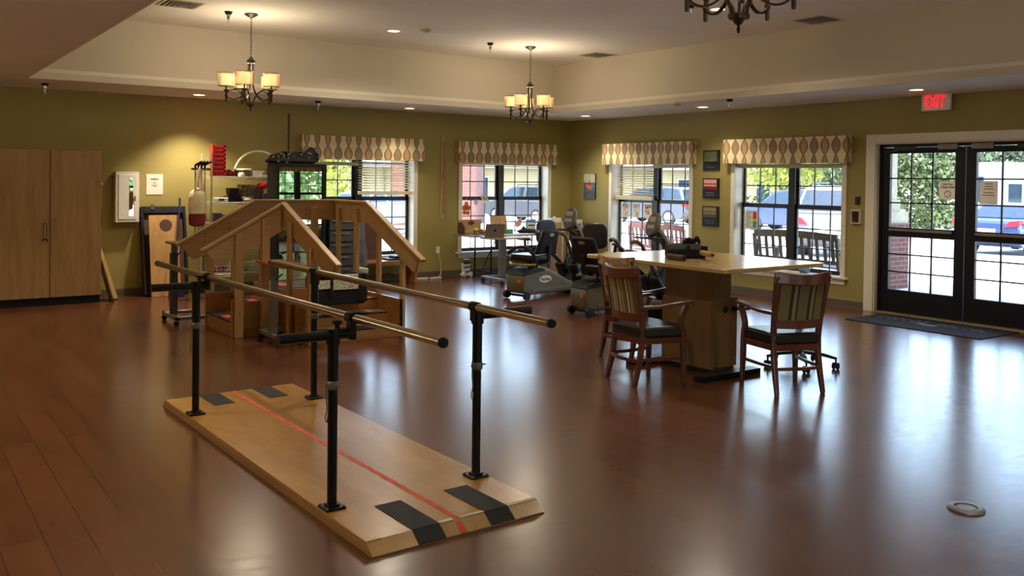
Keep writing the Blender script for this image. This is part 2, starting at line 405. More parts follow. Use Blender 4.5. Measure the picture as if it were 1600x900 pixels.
for a, b in (((TX0, TY1-.014, CZ-.004), (TX1, TY1, CZ+.075)), ((TX0, TY0, CZ-.004), (TX1, TY0+.014, CZ+.075)), ((TX0, TY0, CZ-.004), (TX0+.014, TY1, CZ+.075)), ((TX1-.014, TY0, CZ-.004), (TX1, TY1, CZ+.075))): tr.box(a, b)
struct('trim_1', tr.build('trim_1', 'tray_paint', bevel=.004))
def baseboard(name, segs):
    mb = M()
    for (ax, at, sg, a, b) in segs:
        for z0, z1, t in ((0, .012, .016), (.012, .03, .011), (.034, .05, .011), (.054, .07, .011), (.074, .1, .011), (.03, .074, .007)):
            mb.box((a, at, z0), (b, at+sg*t, z1)) if ax == 'x' else mb.box((at, a, z0), (at+sg*t, b, z1))
    return struct(name, mb.build(name, 'base_grey'))
baseboard('baseboard_north', [('x', 0, -1, WX, 0)])
baseboard('baseboard_east', [('y', 0, -1, DC+1.272, 0), ('y', 0, -1, SY, DC-1.272)])
baseboard('baseboard_south', [('x', SY, 1, WX, 0)]); baseboard('baseboard_west', [('y', WX, 1, SY, 0)])

def make_window(n, loc, rz):
    r = bpy.data.objects.new('window_%d' % n, None); C.objects.link(r); r.location = loc; r.rotation_euler = (0, 0, rz); r['kind'] = 'structure'
    b = M(); 
    for s in (-1, 1): b.box((s*.92, -.02, .375), (s*.992, 0, 2.25))
    b.box((-.92, -.02, 2.18), (.92, 0, 2.25)); b.build('casing', 'trim_white', r, .004)
    j = M(); j.box((-.94, 0, .39), (-.92, .26, 2.19)); j.box((.92, 0, .39), (.94, .26, 2.19)); j.box((-.92, 0, 2.17), (.92, .26, 2.19)); j.build('jamb', 'trim_white', r)
    q = M(); q.box((-1.04, -.06, .375), (1.04, 0, .402)); q.box((-.94, 0, .39), (.94, .26, .402)); q.build('sill', 'trim_white', r, .004)
    M().box((-.99, -.018, .297), (.99, 0, .375)).build('apron', 'trim_white', r, .004)
    f = M(); f.box((-.05, .145, .402), (.05, .23, 2.17))
    for s in (-1, 1):
        a, c = sorted((s*.05, s*.92))
        for (z0, z1, d) in ((1.285, 2.17, .195), (.402, 1.35, .165)):
            f.box((a, d, z0), (a+.035, d+.03, z1)); f.box((c-.05, d, z0), (c, d+.03, z1))
            f.box((a, d, z0), (c, d+.03, z0+(.06 if z0 > 1 else .055))); f.box((a, d, z1-.065), (c, d+.03, z1))
        f.box((a, .15, .402), (c, .23, .42))
    f.build('sash_frame', 'sash_black', r)
    g = M()
    for s in (-1, 1):
        for u in (.335, .62):
            g.box((s*u-.008, .203, 1.35), (s*u+.008, .217, 2.11)); g.box((s*u-.008, .173, .455), (s*u+.008, .187, 1.285))
        a, c = sorted((s*.08, s*.87))
        for z in (1.61, 1.885): g.box((a, .203, z-.008), (c, .217, z+.008))
        for z in (1.01, .735): g.box((a, .173, z-.008), (c, .187, z+.008))
    g.build('muntin_grid', 'sash_black', r)
    p = M()
    for s in (-1, 1):
        a, c = sorted((s*.08, s*.88)); p.box((a, .208, 1.34), (c, .212, 2.12)); p.box((a, .178, .45), (c, .182, 1.29))
    p.build('pane', 'window_glass', r)
    return r
make_window(1, (AW[0], 0, 0), 0); make_window(2, (AW[1], 0, 0), 0)
make_window(3, (0, BW[0], 0), -PI/2); make_window(4, (0, BW[1], 0), -PI/2)
for i, c in enumerate(CW): make_window(5+i, (c, SY, 0), PI)

# double entrance door in the east wall (local x runs to the right as seen from the room, y outward)
dr = bpy.data.objects.new('door_1', None); C.objects.link(dr); dr.location = (0, DC, 0); dr.rotation_euler = (0, 0, -PI/2); dr['kind'] = 'structure'
b = M()
for s in (-1, 1): b.box((s*1.14, -.022, 0), (s*1.272, 0, 2.292))
b.box((-1.14, -.022, 2.18), (1.14, 0, 2.292)); b.build('casing', 'trim_white', dr, .005)
b = M()
for s in (-1, 1): b.box((s*1.125, 0, 0), (s*1.14, .26, 2.18))
b.box((-1.125, 0, 2.165), (1.125, .26, 2.18)); b.build('jamb', 'trim_white', dr)
b = M().box((-1.12, .02, 0), (1.12, .2, .018)); b.build('threshold', 'brass', dr, .004)
f = M(); f.box((-1.125, .06, .018), (-1.09, .14, 2.165)); f.box((1.09, .06, .018), (1.125, .14, 2.165)); f.box((-1.125, .06, 2.125), (1.125, .14, 2.165)); f.build('frame', 'door_black', dr)
for s in (-1, 1):
    lf = M(); e0, e1 = .006, 1.088; g0, g1 = .128, .985
    def sb(u0, u1, z0, z1, d0=.075, d1=.125): lf.box((s*u0, d0, z0), (s*u1, d1, z1))
    sb(e0, g0, .02, 2.12); sb(g1, e1, .02, 2.12); sb(g0, g1, .02, .306); sb(g0, g1, .986, 1.106); sb(g0, g1, 2.045, 2.12)
    for u in (.422, .702): sb(u-.009, u+.009, 1.106, 2.045, .09, .11); sb(u-.009, u+.009, .306, .986, .09, .11)
    for z in (1.418, 1.729, .538, .762): sb(g0, g1, z-.009, z+.009, .09, .11)
    o = lf.build('door_leaf', 'door_black', dr)
    M().box((s*g0, .098, .306), (s*g1, .102, 2.045)).build('pane', 'window_glass', o)
    h = M(); h.bar([(s*.14, .05, 1.075), (s*.97, .05, 1.075)], .02, .03); h.bar([(s*.16, .075, 1.075), (s*.16, .05, 1.075)], .02, .02); h.bar([(s*.95, .075, 1.075), (s*.95, .05, 1.075)], .02, .02); h.build('push_bar', 'grey_metal', o)
    h = M(); h.tube(spline([(s*.06, .125, 1.2), (s*.06, .19, 1.16), (s*.06, .19, 1.0), (s*.06, .125, .96)]), .012); h.build('pull_handle', 'black_metal', o)
    h = M(); h.box((s*.62, .02, 2.085), (s*.9, .075, 2.125)); h.bar([(s*.86, .04, 2.08), (s*1.05, .055, 2.06)], .02, .012); h.build('door_closer', 'dark_grey', o)
    M().box((s*.085, .035, 2.088), (s*.335, .075, 2.155)).build('magnetic_lock', 'grey_metal', dr, .003)
b = M(); b.box((-.335, .066, 1.48), (-.115, .072, 1.70))
nz = thing('paper_notice', 'square paper notice with a clock drawing taped to the left door glass', 'notice', (.088, DC+.224, 1.588), -PI/2)
M().box((-.108, -.002, -.111), (.108, .002, .111)).build('sheet', 'paper', nz)
text('lettering', 'Did You\nClock Out?', .036, 'black_plastic', nz, (0, -.004, .055), (PI/2, 0, 0), .0006, bold=.001)
ck = M(); ck.tube([(.038*math.cos(a*PI/12), -.003, -.045+.038*math.sin(a*PI/12)) for a in range(24)], .004, 6, True); ck.bar([(0, -.003, -.045), (0, -.003, -.02)], .004, .002); ck.bar([(0, -.003, -.045), (.014, -.003, -.06)], .004, .002); ck.build('clock_drawing', 'black_plastic', nz)
n2 = thing('paper_notice', 'tall paper notice with lines of print taped to the right door glass', 'notice', (.088, DC-.27, 1.568), -PI/2)
M().box((-.105, -.002, -.138), (.105, .002, .138)).build('sheet', 'paper', n2)
pl = M()
for z, w_ in ((.105, .05), (.075, .048), (.045, .06), (.0, .06), (-.03, .075)): pl.box((-w_, -.0032, z-.004), (w_, -.0022, z+.004))
pl.build('printed_lines', 'dark_grey', n2)

# ---------------------------------------------------------------- valances and blinds
def valance(loc, rz, label, zo):
    v = M(); z0, z1 = 1.93-zo, 2.292-zo
    v.box((-1.06, -.125, z0), (1.06, -.105, z1)); v.box((-1.06, -.105, z0), (-1.04, -.001, z1)); v.box((1.04, -.105, z0), (1.06, -.001, z1)); v.box((-1.04, -.105, z1-.02), (1.04, -.001, z1))
    o = v.build('window_valance', 'valance_fabric', None, .006, loc=(loc[0], loc[1], zo)); o.rotation_euler = (0, 0, rz)
    tag(o, label, 'valance', 'patterned window valances'); return o
valance((AW[0], 0), 0, 'patterned box valance above the window behind the practice stairs', 2.135)
valance((AW[1], 0), 0, 'patterned box valance above the window with the laptop desk', 2.135)
valance((0, BW[0]), -PI/2, 'patterned box valance above the window beside the goldfish canvas', 1.845)
valance((0, BW[1]), -PI/2, 'patterned box valance above the window nearest the glass doors', 1.81)
valance((CW[0], SY), PI, 'patterned box valance on the south window seen in the tall mirror', 2.135)
k = bpy.data.materials.new('blind_white'); k.use_nodes = True; MATS['blind_white'] = k; t = k.node_tree; t.nodes.clear()
df = nd(t, 'ShaderNodeBsdfDiffuse'); df.inputs[0].default_value = lin((226,218,194)); tl = nd(t, 'ShaderNodeBsdfTranslucent'); tl.inputs[0].default_value = lin((226,216,184)); mx = nd(t, 'ShaderNodeMixShader'); mx.inputs[0].default_value = .6; o = nd(t, 'ShaderNodeOutputMaterial')
t.links.new(df.outputs[0], mx.inputs[1]); t.links.new(tl.outputs[0], mx.inputs[2]); t.links.new(mx.outputs[0], o.inputs[0])
def blind(loc, rz, u0, u1, zb, label):
    r = thing('window_blind', label, 'blind', (loc[0], loc[1], 2.1), rz, 'white slatted window blinds'); d = .09
    M().box((u0, d-.03, .03), (u1, d+.03, .07)).build('headrail', 'white_plastic', r)
    s = M(); z = .01; n = 0; low = zb+.055-2.1
    stack = zb > 1.7
    step = .009 if stack else .042
    while z > low:
        c, q = (.025, 0) if stack else (.024, .009)
        s.add([(u0, d-c, z-q), (u1, d-c, z-q), (u1, d+c, z+q), (u0, d+c, z+q), (u0, d-c, z-q+.003), (u1, d-c, z-q+.003), (u1, d+c, z+q+.003), (u0, d+c, z+q+.003)], [(0,3,2,1),(4,5,6,7),(0,1,5,4),(1,2,6,5),(2,3,7,6),(3,0,4,7)]); z -= step
    s.build('slats', 'blind_white', r)
    M().box((u0, d-.028, low-.055), (u1, d+.028, low)).build('bottom_rail', 'cream', r, .004)
    for u in (u0+.14, (u0+u1)/2, u1-.14):
        cds = M(); cds.box((u-.002, d-.03, low), (u+.002, d-.027, .03)); cds.box((u-.002, d-.03, low+.001), (u+.002, d+.03, low+.003)); cds.box((u-.002, d+.027, low), (u+.002, d+.03, .03))
        cds.build('ladder_cord', 'cream', r)
    return r
blind((AW[0], 0), 0, -.915, -.04, 1.84, 'white blind pulled up at the window behind the tall mirror')
blind((AW[0], 0), 0, -.03, .915, 1.385, 'white blind half lowered over the window behind the practice stairs')
blind((0, BW[0]), -PI/2, -.915, -.0, 1.33, 'white blind half lowered above the three coloured drawings')
blind((0, BW[0]), -PI/2, .01, .915, 1.875, 'white blind pulled up above the hanging white suncatcher')
blind((0, BW[1]), -PI/2, -.915, -.1, 1.87, 'white blind pulled up above the rainbow chart window pane')
blind((0, BW[1]), -PI/2, -.09, .915, 1.865, 'white blind pulled up at the window half nearest the glass doors')
blind((AW[1], 0), 0, -.915, .915, 1.9, 'white blind pulled up behind the valance of the laptop desk window')

# ================================================================ outdoors
def gz(x, y): return -.03-.02*max(0, max(x, y)-4)
gm = M().use('concrete'); xs = [-60, -30, -14, -9, -5, 0.27, 2, 4, 8, 14, 20, 30, 45, 70, 110]; ys = [-60, -40, -14.2, -9, -5, 0.27, 2, 4, 8, 14, 20, 30, 45, 70, 110]
idx = {}
for x in xs:
    for y in ys: idx[(x, y)] = len(gm.v); gm.v.append(Vector((x, y, gz(x, y))))
for i in range(len(xs)-1):
    for j in range(len(ys)-1):
        if xs[i+1] <= .28 and -14.3 < ys[j] and ys[j+1] <= .28 and xs[i] >= -14: continue
        far = max(xs[i], ys[j]) >= 45
        gm.use('lawn' if far else 'concrete'); gm.f.append((idx[(xs[i], ys[j])], idx[(xs[i+1], ys[j])], idx[(xs[i+1], ys[j+1])], idx[(xs[i], ys[j+1])])); gm.mi.append(gm.m)
struct('ground', gm.build('ground'))
rf = M(); rf.box((WX-.6, SY-.6, 3.75), (.6, .6, 3.9)); rf.box((.27, -12, 2.95), (3.3, -4.1, 3.1)); struct('roof', rf.build('roof', 'roof_grey'))
def pillar(x, y, h, label):
    r = thing('porch_pillar', label, 'pillar', (x, y, -.03), 0, 'brick porch pillars')
    M().box((-.3, -.3, 0), (.3, .3, h)).build('brick_base', 'brick_red', r)
    q = M(); q.box((-.33, -.33, h), (.33, .33, h+.08)); q.build('brick_cap', 'brick_red', r)
    q = M(); q.box((-.29, -.29, h+.08), (.29, .29, h+.26)); q.box((-.2, -.2, h+.26), (.2, .2, h+.45)); q.box((-.16, -.16, h+.45), (.16, .16, 2.98)); q.build('column', 'stone_cream', r)
pillar(2.85, -4.55, .98, 'brick porch pillar seen through the left door glass')
pillar(2.85, -10.6, .98, 'brick porch pillar standing to the right of the doors')
def tree(x, y, h, r, leaf, label, n, zc=None, group='trees beyond the car park', lf=.2, trunk=True):
    z = gz(x, y); t = thing('leafy_tree', label, 'tree', (x, y, z), random.random()*6, group)
    zc = zc or h*.55; rz = h-zc; m_ = M()
    for i in range(n):
        d = Vector((random.gauss(0, 1), random.gauss(0, 1), random.gauss(0, 1))).normalized()*(random.random()**.45)
        lump = 1+.22*math.sin(d.x*7+x)*math.cos(d.y*6+y)+.12*math.sin(d.z*11)
        c = Vector((d.x*r*lump, d.y*r*lump, zc+d.z*rz*lump))
        if c.z < .15: c.z = .15+random.random()*.3
        a = Vector((random.gauss(0, 1), random.gauss(0, 1), random.gauss(0, 1))).normalized(); b_ = a.orthogonal().normalized(); q = lf*(.6+.8*random.random())
        m_.add([c-a*q, c-b_*q*.5, c+a*q, c+b_*q*.5], [(0,1,2,3)])
    m_.build('crown', leaf, t)
    if trunk:
        k_ = M(); k_.tube([(0, 0, 0), (.1, .05, zc*.5), (0, .1, zc)], .16*h/5, 8, scales=[1, .75, .4])
        for i in range(5):
            a = i*1.3; k_.tube([(.05, .05, zc*.5+.1*i), (r*.35*math.cos(a), r*.35*math.sin(a), zc*.8+.1*i), (r*.6*math.cos(a), r*.6*math.sin(a), zc+.2*i)], .06*h/5, 6, scales=[1, .7, .35])
        k_.build('trunk', 'bark', t)
    return t
kd = ['dark green tree in the row seen through the glass doors', 'mid green tree in the row seen through the glass doors']
pts = [(30.5, 14.5), (31.5, 11.0), (32.5, 7.2), (33.5, 3.6), (34, 0.2), (35, -3.4), (36.5, -7.0), (37, -11), (38, -16), (39, -21)]
for i, (x, y) in enumerate(pts): tree(x, y, 6.4+(i % 3)*.5, 2.6, ['leaf_dark', 'leaf_mid'][i % 2], kd[i % 2], 5200, 3.0, lf=.15)
for i, (x, y) in enumerate([(3.2, 22.5), (4.4, 27.5), (8.6, 31.5), (-.5, 22.5), (-5, 24)]): tree(x, y, 6.0, 2.3, 'leaf_bright', 'bright yellow green tree behind the practice stairs window', 4200, 3.0, lf=.13)
tree(17.2, 20.6, 4.6, 1.5, 'leaf_mid', 'small leafy tree in front of the yellow building seen above the laptop desk', 1500, 3.1, lf=.14)
tree(22.5, 12.9, 4.2, 1.9, 'leaf_bright', 'light green ornamental tree left of centre in the window nearest the doors', 1700, 2.9, lf=.14)
tree(25.5, 11.3, 4.4, 1.5, 'leaf_mid', 'mid green ornamental tree at the right of the window nearest the doors', 1500, 2.7, lf=.14)
for i, (x, y) in enumerate([(24.5, 17.5), (25.7, 16.6), (26.6, 15.8)]): tree(x, y, 1.5, 1.0, 'leaf_mid', 'round shrub in front of the yellow building', 500, .7, 'shrubs by the yellow building', .14, False)
for i, (x, y) in enumerate([(-1.5, -22), (1.2, -24), (-4.5, -23), (-8, -22), (4.5, -23), (-11.5, -23), (8, -22)]): tree(x, y, 6.2, 2.3, 'leaf_sunlit', 'green tree outside the south windows', 4600, 3.1, 'trees outside the south windows', .16)

bd = thing('yellow_building', 'single storey yellow sided building across the car park', 'building', (30, 30, -.75), R(-38))
M().box((-22, 0, 0), (16, 8, 3.35)).build('wall', 'siding_yellow', bd)
q = M(); q.add([(-22.6, -.7, 3.3), (16.6, -.7, 3.3), (16.6, 4, 5.6), (-22.6, 4, 5.6), (16.6, 8.7, 3.3), (-22.6, 8.7, 3.3), (-22.6, -.7, 3.15), (16.6, -.7, 3.15), (16.6, 8.7, 3.15), (-22.6, 8.7, 3.15)], [(0,1,2,3),(3,2,4,5),(6,9,8,7),(0,6,7,1),(1,7,8,4,2),(4,8,9,5),(5,9,6,0,3)]); q.build('roof', 'roof_grey', bd)
for x in (-18.5, -14.9, -10.2, -6, -1.5, 3, 8, 12):
    f = M(); f.box((x-.5, -.05, 1.1), (x+.5, 0, 2.6)); fo = f.build('window', 'trim_outdoor', bd); M().box((x-.42, -.06, 1.18), (x+.42, -.051, 2.52)).build('pane', 'car_glass', fo)
M().tube([(-16.6, -.6, 3.15), (-16.6, -.12, 2.8), (-16.6, -.12, 0)], .06).build('downpipe', 'dark_grey', bd)
bw = thing('brick_building_end', 'red brick end of the building left in the laptop desk window', 'building', (10.2, 18.9, -.4), R(-38))
M().box((-3.6, 0, 0), (0, 5, 3.6)).build('wall', 'brick_red', bw)
M().box((-4, -.4, 3.6), (.4, 5.4, 3.8)).build('roof', 'roof_grey', bw)

def car(x, y, head, kind, paint, label, cat='car', z=None):
    L, W_, H = (4.7, 1.86, 1.75) if kind == 'suv' else (4.7, 1.8, 1.46)
    t = thing(kind+'_car' if kind == 'sedan' else 'sport_utility_car', label, cat, (x, y, gz(x, y) if z is None else z), R(head), 'parked cars'); h = L/2
    if kind == 'suv':
        low = [(-h, .45), (-h+.05, 1.0), (-h+.15, 1.08), (h-1.25, 1.1), (h-.25, .98), (h, .8), (h, .4), (h-.5, .28), (-h+.4, .28)]
        roof = [(-h+.12, 1.08), (-h+.4, H-.06), (-h+.9, H), (.1, H), (.65, H-.08), (1.25, 1.09)]
    else:
        low = [(-h, .5), (-h+.05, .98), (-h+.25, 1.02), (-h+.9, 1.0), (h-1.3, .98), (h-.25, .82), (h, .68), (h, .36), (h-.5, .26), (-h+.4, .26)]
        roof = [(-h+.55, 1.0), (-h+1.25, H-.07), (-h+1.7, H), (.05, H-.03), (.45, H-.12), (1.15, .98)]
    M().prism(low, 'y', -W_/2, W_/2).build('body', paint, t, .07, True, 3)
    n = len(roof); cb = M(); zt = max(p[1] for p in roof); z0 = min(p[1] for p in roof)
    def yy(z_): return W_/2-.05-.2*(z_-z0)/(zt-z0)
    vs = [(a, -yy(b_), b_) for a, b_ in roof]+[(a, yy(b_), b_) for a, b_ in roof]
    cb.add(vs, [tuple(range(n)), tuple(range(n, 2*n))[::-1]]+[(i, i+n, (i+1) % n+n, (i+1) % n) for i in range(n)]); cb.build('cabin', paint, t, .04, True)
    g = M(); cx = sum(p[0] for p in roof)/n; cz = (z0+zt)/2
    gp = [(cx+(a-cx)*.9, cz+.03+(b_-cz)*.74) for a, b_ in roof]
    for s in (-1, 1):
        for (c0, c1) in ((0, .47), (.53, 1)):
            xa, xb = min(p[0] for p in gp), max(p[0] for p in gp); lo_, hi_ = xa+(xb-xa)*c0, xa+(xb-xa)*c1
            def top(xq):
                bs = [gp[0][1]]
                for i in range(n-1):
                    (p0, q0), (p1, q1) = gp[i], gp[i+1]
                    if p0 <= xq <= p1 and p1 > p0: bs.append(q0+(q1-q0)*(xq-p0)/(p1-p0))
                return max(bs)
            zb = gp[0][1]; N = 6; us = [lo_+(hi_-lo_)*i/N for i in range(N+1)]
            g.add([(u, s*(yy(zb)+.012), zb) for u in us]+[(u, s*(yy(top(u))+.012), top(u)) for u in us], [(i, i+1, N+2+i, N+1+i) for i in range(N)])
    (a0, b0), (a1, b1) = roof[0], roof[1]; 
    def lerp(p, q, k_): return (p[0]+(q[0]-p[0])*k_, p[1]+(q[1]-p[1])*k_)
    for (pa, pb, dx) in ((roof[0], roof[1], -.015), (roof[-1], roof[-2], .015)):
        p, q_ = lerp(pa, pb, .12), lerp(pa, pb, .9); y0, y1 = yy(p[1])-.1, yy(q_[1])-.08
        g.add([(p[0]+dx, -y0, p[1]+.01), (p[0]+dx, y0, p[1]+.01), (q_[0]+dx, y1, q_[1]+.01), (q_[0]+dx, -y1, q_[1]+.01)], [(0,1,2,3)])
    g.build('window_glass', 'car_glass', t)
    for a in (-h+.95, h-.95):
        for s in (-1, 1):
            wq = M(); wq.lathe([(.24, -.1), (.33, -.1), (.35, -.07), (.35, .07), (.33, .1), (.24, .1)], (a, s*(W_/2-.08), .35), 20, 'y'); wo_ = wq.build('wheel', 'tyre', t, 0, True)
            M().lathe([(.05, -.02), (.23, -.03), (.23, .03), (.05, .02)], (a, s*(W_/2+.0), .35), 14, 'y').build('hub_cap', 'hub', wo_)
    for s in (-1, 1):
        q = M(); q.prism([(s*W_/2*.55, .82), (s*W_/2*1.0, .86), (s*W_/2*1.0, 1.02), (s*W_/2*.7, .98)], 'x', -h-.03, -h+.22); q.build('tail_light', 'tail_red', t, .01)
        q = M().box((h-.2, s*W_/2*.6, .68), (h+.02, s*W_/2*.97, .8)); q.build('headlight', 'hub', t, .02)
        M().box((1.0, s*(W_/2-.02), 1.02), (1.14, s*(W_/2+.16), 1.16)).build('wing_mirror', paint, t, .02)
        if kind == 'suv': M().tube([(-h+.7, s*.62, H+.01), (-h+.8, s*.62, H+.06), (.1, s*.62, H+.06), (.2, s*.62, H)], .02, 6).build('roof_rail', 'black_metal', t)
    M().box((-h-.02, -.26, .62), (-h+.05, .26, .76)).build('number_plate', 'white_plastic', t)
    M().box((-h-.04, -W_/2+.1, .38), (-h+.06, W_/2-.1, .5)).build('bumper', 'dark_grey', t, .02)
    return t
car(15.3, 22.0, 98, 'suv', 'car_silver', 'silver sport utility car parked outside the laptop desk window')
car(20.3, 18.5, 100, 'suv', 'car_silver', 'silver sport utility car parked beyond the hanging white suncatcher')
car(21.0, 10.9, 100, 'suv', 'car_blue', 'blue sport utility car with its nose at the left in the window nearest the doors')
car(9.9, .75, 22, 'suv', 'car_white', 'white sport utility car seen from behind in the window nearest the doors')
car(16.6, -.35, 2, 'sedan', 'car_navy', 'dark blue sedan with red tail lights seen through the glass doors')
car(4.6, 17.2, 30, 'sedan', 'car_white', 'white car parked outside the window behind the practice stairs')
bs = thing('shuttle_bus', 'white shuttle bus with Welcome Home lettering behind the blue sedan', 'bus', (20.15, 1.53, gz(20, 0)), R(-62.5))
M().box((-1.2, -.0, .35), (5.5, 2.3, 2.78)).build('body', 'bus_white', bs, .1, True, 3)
for (a, b_, z0, z1) in ((-1.18, -1.0, 1.45, 2.3), (-.27, .12, 1.45, 2.07), (.36, 1.3, 1.45, 2.33), (1.6, 2.6, 1.45, 2.3), (2.9, 3.9, 1.45, 2.3)): M().box((a, -.02, z0), (b_, .05, z1)).build('window', 'car_glass', bs)
M().box((.2, -.008, .6), (.23, .02, 2.5)).build('door_seam', 'grey_metal', bs)
text('lettering', 'Welcome Home', .175, 'grey_metal', bs, (-.28, -.005, 2.52), (PI/2, 0, 0), .002)
for a in (.0, 4.2):
    wq = M(); wq.lathe([(.2, -.12), (.4, -.12), (.4, .12), (.2, .12)], (a, .12, .4), 18, 'y'); wq.build('wheel', 'tyre', bs, 0, True)
def bench(x, y, rz, wdt, top, label, mt, n, group, name='porch_bench'):
    r = thing(name, label, 'bench' if n > 6 else 'chair', (x, y, -.03), R(rz), group); h = wdt/2; sh = top-.48
    q = M(); q.bar([(-h, -.06, top), (-h*.5, -.07, top+.02), (0, -.07, top+.03), (h*.5, -.07, top+.02), (h, -.06, top)], .035, .11); q.build('top_rail', mt, r)
    q = M(); q.bar([(-h, .0, sh+.1), (h, 0, sh+.1)], .035, .06); q.build('back_rail', mt, r)
    for i in range(n):
        u = -h+.09+(wdt-.18)*i/(n-1); M().bar([(u, -.005, sh+.1), (u, -.062, top)], .055, .018, upv=(0,1,0)).build('slat', mt, r)
    q = M()
    for i in range(5): q.box((-h, .06+.1*i, sh), (h, .145+.1*i, sh+.025))
    q.build('seat', mt, r)
    for s in (-1, 1):
        M().bar([(s*h, .05, 0), (s*h, .0, sh), (s*h, -.06, top)], .05, .05, upv=(0,1,0)).build('back_post', mt, r)
        M().bar([(s*h, .52, 0), (s*h, .52, sh+.22)], .05, .05, upv=(0,1,0)).build('front_leg', mt, r)
        M().bar([(s*h, -.03, sh+.24), (s*h, .58, sh+.22)], .07, .03).build('armrest', mt, r)
    return r
bench(1.25, -4.1, -90, 1.55, .86, 'dark slatted porch bench outside the window nearest the doors', 'porch_wood', 11, None)
mat('porch_red', (128,74,62), .6)
bench(1.75, -.1, -90, .62, .80, 'reddish slatted porch chair behind the laptop on the overbed table', 'porch_red', 5, 'porch chairs', 'porch_chair')
bench(1.7, -1.0, -90, .62, .80, 'reddish slatted porch chair outside below the white suncatcher', 'porch_red', 5, 'porch chairs', 'porch_chair')
# ================================================================ parallel bars
pb = thing('parallel_bars', 'pair of steel walking bars on black posts over a wooden platform', 'parallel bars', (-8.39, -8.0, 0), R(1.2))
P0, P1, B0, B1, HT = -1.49, 1.57, -1.555, 1.635, .052
pf = M(); pf.prism([(B0, .006), (P0, HT), (P1, HT), (B1, .006), (B1, 0), (B0, 0)], 'x', -.475, .475)
plat = pf.build('platform', 'ply', pb)
q = M()
for s in (-1, 1): q.prism([(B0+.004, .005), (P0, HT-.006), (P1, HT-.006), (B1-.004, .005), (B1-.004, 0), (B0+.004, 0)], 'x', s*.4745, s*.477)
q.build('side_edge', 'ply_edge', plat)
for (u0, u1) in ((-.242, -.098), (.155, .295)):
    g = M(); g.box((u0, -1.13, HT), (u1, P0, HT+.003)); g.add([(u0, P0, HT+.003), (u1, P0, HT+.003), (u1, B0-.002, .009), (u0, B0-.002, .009), (u0, P0, HT), (u1, P0, HT), (u1, B0-.002, .006), (u0, B0-.002, .006)], [(0,3,2,1),(4,5,6,7),(0,1,5,4),(1,2,6,5),(2,3,7,6),(3,0,4,7)])
    for (x, y) in ((u0+.03, .3), (u1-.03, .3), (u0+.03, .75), (u1-.03, .75)):
        pass
    g.build('grip_strip', 'grip_black', pb)
for (u0, u1) in ((-.242, -.098), (.155, .295)):
    M().box((u0, 1.22, HT), (u1, P1, HT+.003)).build('grip_strip', 'grip_black', pb)
tp = M(); n = 90; L = []; 
for i in range(n+1):
    y = P1-.02-(P1-P0-.03)*i/n; x = .005+.035*(1-i/n)*0+.006*math.sin(i*1.7)*.4; wv = .014+.004*math.sin(i*2.3)*(i > 25)
    L.append((x-wv, x+wv, y))
for i in range(n):
    a, b = L[i], L[i+1]; tp.quad((a[0], a[2], HT+.0016), (b[0], b[2], HT+.0016), (b[1], b[2], HT+.0016), (a[1], a[2], HT+.0016))
tp.quad((-.014, P0+.005, HT+.0016), (-.014, B0-.001, .011), (.016, B0-.001, .011), (.016, P0+.005, HT+.0016))
tp.build('center_tape', 'tape_red', pb)
for a, b in ((-.475, -.40), (-.098, -.02), (.02, .155), (.295, .475)): M().box((a, P0-.004, HT+.0003), (b, P0+.022, HT+.0018)).build('pale_tape', 'cream', pb)
def bar_post(u, v, s, outer, inner, zr, za):
    p = M(); p.tube([(u, v, HT), (u, v, .66)], .0235, 16); p.tube([(u, v, .64), (u, v, za-.02)], .027, 16); po = p.build('post', 'black_metal', pb, 0, True)
    q = M(); q.box((u-.052, v-.052, HT), (u+.052, v+.052, HT+.012)); q.box((u-.03, v-.03, HT+.012), (u+.03, v+.03, HT+.022)); q.build('base_plate', 'black_metal', po, .004)
    for a in (-1, 1):
        for b in (-1, 1): M().cyl((u+a*.042, v+b*.042, HT+.012), (u+a*.042, v+b*.042, HT+.018), .006, n=8).build('bolt', 'grey_metal', po)
    q = M(); q.lathe([(.028, .63), (.031, .635), (.031, .665), (.028, .67)], (u, v, 0), 16); q.cyl((u-.04, v, .652), (u+.055, v, .652), .004, n=8); q.build('locking_pin', 'grey_metal', po, 0, True)
    q = M(); q.tube(spline([(u-.035, v-.01, .65), (u-.04, v-.012, .60), (u-.036, v-.014, .54), (u-.046, v-.014, .50), (u-.036, v-.012, .475), (u-.03, v-.012, .51)], 5), .003, 6); q.build('pin_chain', 'grey_metal', po)
    e0, e1 = sorted((outer, inner)); a = M(); a.tube([(e0, v, za), (e1, v, za)], .0255, 16); a.cyl((u, v, za-.045), (u, v, za+.03), .034, n=16)
    arm = a.build('support_arm', 'black_metal', pb, 0, True)
    M().lathe([(.012, .02), (.012, .05), (.024, .052), (.024, .066), (.018, .07)], (u+(.02 if s < 0 else -.02), v, za), 12).build('tension_knob', 'black_plastic', arm, 0, True)
    q = M(); q.bar([(inner, v, za-.03), (inner, v, zr-.015)], .03, .05, upv=(0,1,0)); q.lathe([(.027, -.03), (.0275, -.028), (.0275, .028), (.027, .03)], (inner, v, zr), 16, 'y'); q.build('rail_clamp', 'black_plastic', arm, 0, True)
ZR = .968
bar_post(-.42, 1.07, -1, -.71, -.349, ZR, .915); bar_post(-.42, -1.03, -1, -.70, -.325, ZR, .892)
bar_post(.42, 1.05, 1, .62, .418, ZR, .925); bar_post(.418, -1.035, 1, .77, .40, ZR, .922)
